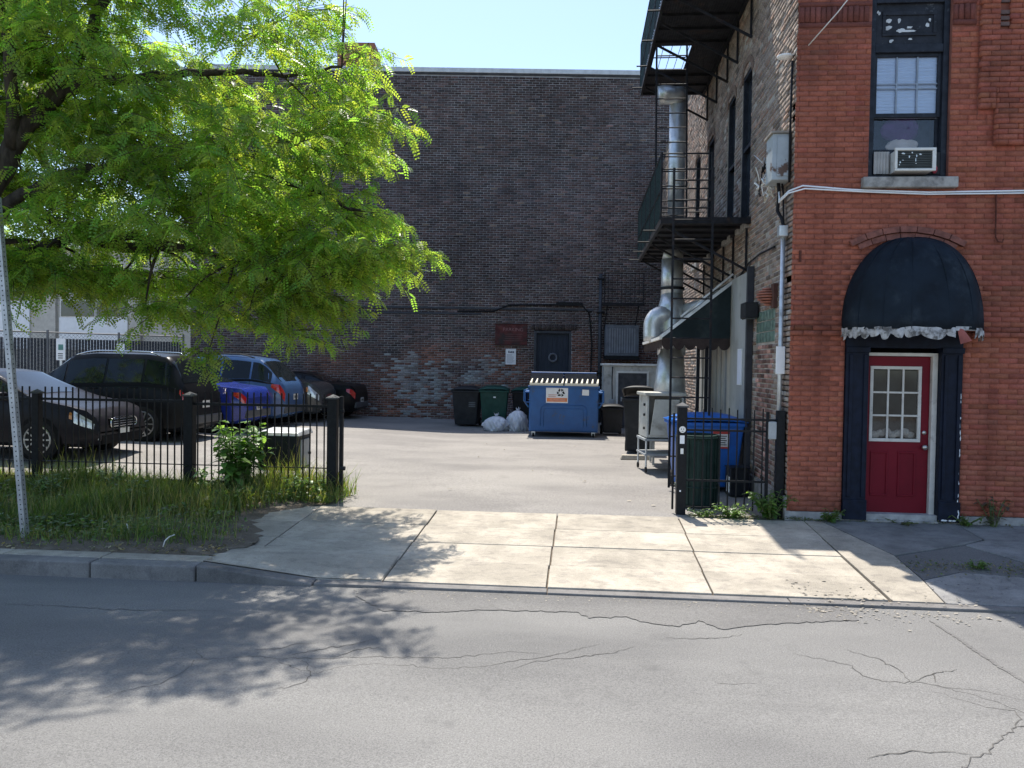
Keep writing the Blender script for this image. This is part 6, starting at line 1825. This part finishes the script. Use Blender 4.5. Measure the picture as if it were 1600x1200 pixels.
# ================================================================== GRASS, WEEDS
def blades(name, pts, hgt, wid, bend, cols, m, seed, parent=None, **pr):
    """grass blades: two quads each"""
    r = np.random.default_rng(seed); n = len(pts)
    P = np.array(pts, float)
    h = hgt * np.minimum(r.lognormal(0, .35, n), 1.9) * np.clip(.95 + .55 * smooth_noise(P[:, 0], P[:, 1], 2.6, 77), .3, 1.9); w = wid * r.uniform(.6, 1.3, n)
    a = r.uniform(0, 2 * PI, n); b = r.uniform(0, 2 * PI, n)
    s = np.stack([np.cos(a), np.sin(a), np.zeros(n)], 1) * w[:, None]
    l = np.stack([np.cos(b), np.sin(b), np.zeros(n)], 1) * (h * bend * r.uniform(.2, 1.2, n))[:, None]
    z = np.array([0, 0, 1.0])
    p0, p1, p2 = P, P + z * (h * .55)[:, None] + l * .35, P + z * (h * .95)[:, None] + l
    V = np.stack([p0 - s, p0 + s, p1 + s * .8, p1 - s * .8, p2 + s * .12, p2 - s * .12], 1).reshape(-1, 3)
    i = np.arange(n)[:, None] * 6
    F = np.concatenate([i + np.array([[0, 1, 2, 3]]), i + np.array([[3, 2, 4, 5]])], 1).reshape(-1, 4)
    c = np.array(cols)[r.integers(0, len(cols), n)] * r.uniform(.7, 1.3, (n, 1))
    yl = np.clip(.5 * smooth_noise(P[:, 0], P[:, 1], 1.7, 78), 0, 1)[:, None]
    c = c * (1 + yl * np.array([.7, .3, .4]))
    return np_mesh(name, V, F, m, parent, np.repeat(c, 2, axis=0), **pr)
M_grass = leaf_mat('grass_blade', .35, (1.1, 1.05, .4))
GC = [(.075, .128, .03), (.06, .108, .025), (.095, .135, .042), (.13, .135, .06), (.045, .085, .02)]
ex_ = [e[1] for e in edge]; ev_ = [e[0] for e in edge]
pts = []
gr_ = np.random.default_rng(5)
def nz(x, y, s, seed): return smooth_noise(np.array([x]), np.array([y]), s, seed)[0]
while len(pts) < 34000:
    x = gr_.uniform(-9.2, -3.05); y = gr_.uniform(7.36, 10.85)
    lim = np.interp(y, ex_, ev_)
    den = np.clip((lim - .12 - x) / .7, 0, 1) * np.clip((y - 7.5) / .75, .03, 1)
    den *= np.clip(.6 + .5 * math.sin(x * 1.9 + y * 2.3) * math.sin(y * 1.3 - x * .7), .15, 1)
    if y > 9.9: den = max(den * 1.2, .7 if x < -3.2 else .15)
    if gr_.random() < den: pts.append((x, y, vergez(x, min(y, 10.6)) + 0.0 if y < 10.6 else 0.0))
pts = np.array(pts)
tall = (pts[:, 1] > 9.1) | (pts[:, 0] < -5.4)
blades('grass', pts[~tall], .095, .0045, .8, GC, M_grass, 1, kind='stuff')
blades('grass', pts[tall], .155, .005, .7, GC, M_grass, 2, kind='stuff')
# seed heads
sel = pts[gr_.choice(len(pts), 3200, replace=False)]
blades('seed_grass', sel, .24, .0035, .35, [(.20, .19, .09), (.16, .17, .07), (.12, .16, .05)], M_grass, 3, kind='stuff')
print('GRASS', len(pts))
# low broad-leaved ground cover between the blades
def groundcover(name, pts, s0, s1, hmax, cols, m, seed):
    r = np.random.default_rng(seed); n = len(pts); P = np.array(pts, float).copy()
    hz = np.clip(.6 + .5 * smooth_noise(P[:, 0], P[:, 1], 3.3, 90), .1, 1.4)
    P[:, 2] += r.uniform(.005, hmax, n) * hz
    a = r.uniform(0, 2 * PI, n); t = r.uniform(-.5, .7, n); s = r.uniform(s0, s1, n)
    d = np.stack([np.cos(a) * np.cos(t), np.sin(a) * np.cos(t), np.sin(t)], 1) * s[:, None]
    w = np.stack([-np.sin(a), np.cos(a), r.uniform(-.4, .4, n)], 1) * (s * r.uniform(.22, .4, n))[:, None]
    V = np.stack([P, P + d * .55 + w, P + d, P + d * .5 - w], 1).reshape(-1, 3)
    c = np.array(cols)[r.integers(0, len(cols), n)] * r.uniform(.6, 1.4, (n, 1))
    return np_mesh(name, V, np.arange(4 * n).reshape(-1, 4), m, None, c, kind='stuff')
gcp = pts[gr_.choice(len(pts), 16000)] + np.concatenate([gr_.normal(0, .05, (16000, 2)), np.zeros((16000, 1))], 1)
groundcover('undergrowth', gcp, .025, .075, .17, [(.07, .135, .035), (.05, .10, .028), (.10, .16, .05), (.12, .13, .05)], M_grass, 8)
ex2 = np.array([(gr_.uniform(-9, -3.5), gr_.uniform(7.34, 8.1), 0) for _ in range(1500)]); ex2[:, 2] = [vergez(a, b) - .02 for a, b in ex2[:, :2]]
groundcover('thatch', ex2, .02, .06, .02, [(.22, .18, .11), (.16, .13, .08), (.10, .11, .05), (.28, .25, .18)], M_grass, 9)

M_weed = leaf_mat('weed_leaf', .3, (1.0, 1.05, .4))
def leafy(name, label, cat, base, h, spread, nst, nlf, lsize, cols, seed, group=None, lean=(0, 0)):
    o = thing(name, label, cat, base, 0, group)
    r = random.Random(seed)
    V, F, T = [], [], []
    mb = MB()
    for s_ in range(nst):
        a = r.uniform(0, 2 * PI); hh = h * r.uniform(.55, 1.0); sp_ = spread * r.uniform(.2, 1)
        pts = [Vector((sp_ * t ** 1.3 * math.cos(a) + lean[0] * t + .03 * math.cos(a), sp_ * t ** 1.3 * math.sin(a) + lean[1] * t + .03 * math.sin(a), hh * t * (1 - .12 * t))) for t in np.linspace(0, 1, 7)]
        mb.tube(pts, [.006 * (1 - .7 * q / 6) + .0015 for q in range(7)], 5)
        for k in range(nlf):
            t = .15 + .85 * (k + r.random()) / nlf
            i = min(5, int(t * 6)); p = pts[i].lerp(pts[i + 1], t * 6 - i)
            b = r.uniform(0, 2 * PI)
            d = Vector((math.cos(b), math.sin(b), r.uniform(-.35, .6))).normalized()
            w = d.cross(Vector((0, 0, 1))).normalized(); up_ = w.cross(d)
            sz = lsize * r.uniform(.55, 1.25)
            o_ = len(V)
            dr = Vector((0, 0, -sz * .25))
            V += [p, p + d * sz * .35 + w * sz * .26 + up_ * sz * .05, p + d * sz * .38, p + d * sz * .35 - w * sz * .26 + up_ * sz * .05, p + d * sz * .72 + w * sz * .2 + dr * .4, p + d * sz * .75 + dr * .45, p + d * sz * .72 - w * sz * .2 + dr * .4, p + d * sz + dr]
            F += [(o_, o_ + 2, o_ + 1, o_ + 1), (o_, o_ + 3, o_ + 2, o_ + 2), (o_ + 1, o_ + 2, o_ + 5, o_ + 4), (o_ + 2, o_ + 3, o_ + 6, o_ + 5), (o_ + 4, o_ + 5, o_ + 7, o_ + 7), (o_ + 5, o_ + 6, o_ + 7, o_ + 7)]
            c = np.array(cols[r.randrange(len(cols))]) * r.uniform(.7, 1.3)
            T += [c] * 6
    mb.build('stem', M_stem, o, local=True)
    # triangles and quads: split degenerate quads to triangles
    me = bpy.data.meshes.new('foliage')
    me.from_pydata([tuple(v) for v in V], [], [tuple(dict.fromkeys(f)) for f in F])
    at = me.color_attributes.new('tint', 'FLOAT_COLOR', 'CORNER')
    for pidx, pl in enumerate(me.polygons):
        for li in pl.loop_indices: at.data[li].color = (*T[pidx], 1)
    me.materials.append(M_weed)
    link('foliage', me, o)
    return o
WG = [(.08, .15, .04), (.06, .12, .03), (.11, .18, .05)]
leafy('shrub', 'leafy green shrub growing through the iron fence beside the utility box', 'shrub', (-4.62, 10.25, -.02), 1.22, .45, 36, 22, .17, [(.10, .19, .05), (.07, .14, .035), (.14, .23, .06)], 31)
leafy('shrub', 'low leafy shrub at the foot of the fence under the middle post', 'shrub', (-5.05, 10.3, -.02), .5, .3, 14, 12, .10, WG, 32)
# weeds along the right fence and the red building
leafy('weed_clump', 'dense weed clump at the building corner by the gate panel', 'weeds', (2.42, 9.93, -.01), .42, .3, 26, 13, .09, WG, 41, 'weeds at the foot of the red building')
leafy('weed_clump', 'low weeds under the iron gate panel', 'weeds', (1.95, 9.96, -.01), .22, .3, 20, 10, .075, WG, 42, 'weeds at the foot of the red building')
leafy('weed_clump', 'sprawling weed below the gate panel next to the stickered post', 'weeds', (1.6, 9.95, -.01), .12, .22, 12, 8, .06, WG, 47, 'weeds at the foot of the red building')
leafy('weed_clump', 'small weed tuft against the red bricks left of the door', 'weeds', (3.12, 9.86, -.01), .20, .2, 16, 9, .07, WG, 43, 'weeds at the foot of the red building')
leafy('weed_clump', 'tall spindly weed against the red bricks right of the door', 'weeds', (5.05, 9.86, -.01), .46, .18, 9, 9, .085, [(.07, .09, .045), (.1, .08, .07)], 44, 'weeds at the foot of the red building')
leafy('weed_clump', 'low weeds at the right foot of the door surround', 'weeds', (4.72, 9.86, -.01), .16, .18, 12, 8, .06, WG, 45, 'weeds at the foot of the red building')
leafy('weed_clump', 'tiny weeds on the doorstep edge', 'weeds', (3.95, 9.86, -.01), .07, .28, 10, 6, .045, [(.08, .08, .04), (.06, .08, .03)], 46, 'weeds at the foot of the red building')
leafy('weed_clump', 'small weed growing from the broken shaded pavement', 'weeds', (4.03, 8.17, walkz(8.17)), .09, .12, 10, 8, .05, WG, 48, 'weeds at the foot of the red building')
for k, (x, y, h) in enumerate([(-6.9, 9.7, .42), (-6.2, 10.0, .5), (-5.7, 9.5, .35), (-4.4, 9.7, .3), (-3.75, 10.15, .35), (-3.5, 10.35, .3)]):
    leafy('weed_clump', ['broad weed clump by the kerbside sign post', 'tall weed clump under the dark sedan', 'broad-leaved weed in the middle of the verge', 'short weed in front of the utility box', 'leafy weed left of the gate post', 'leafy weed at the foot of the gate post'][k], 'weeds', (x, y, vergez(x, min(y, 10.5))), h, .25, 14, 10, .08, WG, 60 + k, 'weeds in the grass verge')

foot = []
for _ in range(1500):
    if gr_.random() < .45: foot.append((gr_.uniform(1.42, 2.6), 9.97 + gr_.normal(0, .07), -.01))
    else: foot.append((2.62 + abs(gr_.normal(0, 1.4)), 9.90 + gr_.normal(0, .035), -.005))
for _ in range(500): foot.append((gr_.uniform(3.3, 4.7), 8.15 + gr_.normal(0, .18), walkz(8.15) - .005))
foot = np.array([p for p in foot if p[0] < 6 and not (3.28 < p[0] < 4.68 and p[1] > 9.88)])
groundcover('undergrowth', foot, .012, .04, .05, [(.07, .12, .035), (.05, .09, .028), (.12, .12, .06), (.15, .13, .08)], M_grass, 18)

# ================================================================== SMALL LITTER
def scraps(name, label, area, n_, s0, s1, m, seed, zf):
    r = random.Random(seed); mb = MB()
    for k in range(n_):
        x, y = area(r); z = zf(x, y) + .006; s_ = r.uniform(s0, s1); a = r.uniform(0, 6.3)
        q = []
        for i in range(5):
            t = a + 2 * PI * i / 5; rr_ = s_ * r.uniform(.5, 1.1)
            q.append((x + rr_ * math.cos(t), y + rr_ * math.sin(t) * .7, z + r.uniform(0, s_ * .35)))
        c_ = (x, y, z + s_ * r.uniform(.2, .6))
        mb.add(q + [c_], [(i, (i + 1) % 5, 5) for i in range(5)])
    return mb.build(name, m, kind='stuff', label=label, category='litter')
scraps('litter', 'pale paper scraps scattered over the sunlit car park', lambda r: (r.uniform(-2.6, 1.2), r.uniform(10.5, 19.5)), 15, .015, .05, M_conc, 1, lambda x, y: 0)
scraps('gravel', 'broken pale stone chips along the gutter and shaded pavement', lambda r: (lambda t: (2.0 + 1.5 * abs(t), 7.0 + r.gauss(.12, .25) if r.random() < .6 else 6.9 - abs(r.gauss(0, .12))))(r.gauss(.3, .5)), 260, .006, .025, M_conc, 2, lambda x, y: (walkz(y) if y > 7.11 else -.2 if y < 6.96 else -.172))
scraps('gravel', 'loose grit strewn along the kerb line of the driveway', lambda r: (r.uniform(-2, 3), 6.93 - abs(r.gauss(0, .10))), 220, .004, .014, M_conc, 3, lambda x, y: -.2)
scraps('gravel', 'dark crumbs of asphalt on the broken shaded pavement', lambda r: (r.uniform(3.3, 5.0), r.uniform(7.15, 8.3)), 170, .006, .02, M_patch, 4, lambda x, y: walkz(y))
o = thing('twig_litter', 'short pale bent stick lying on the bare soil of the verge', 'stick', (-4.1, 7.55, -.02))
MB().tube([(-4.13, 7.5, -.02), (-4.12, 7.52, .04), (-4.09, 7.55, .075), (-4.05, 7.58, .09)], .006, 5).build('stick', M_white, o, smooth=True)
o = thing('plastic_strip', 'thin pale plastic strip standing in the verge grass', 'litter', (-4.75, 7.95, -.02))
MB().hexa([(-4.76, 7.95, -.01), (-4.74, 7.95, -.01), (-4.74, 7.955, -.01), (-4.76, 7.955, -.01)], [(-4.80, 7.97, .1), (-4.785, 7.97, .1), (-4.785, 7.975, .1), (-4.80, 7.975, .1)]).build('strip', M_white, o)
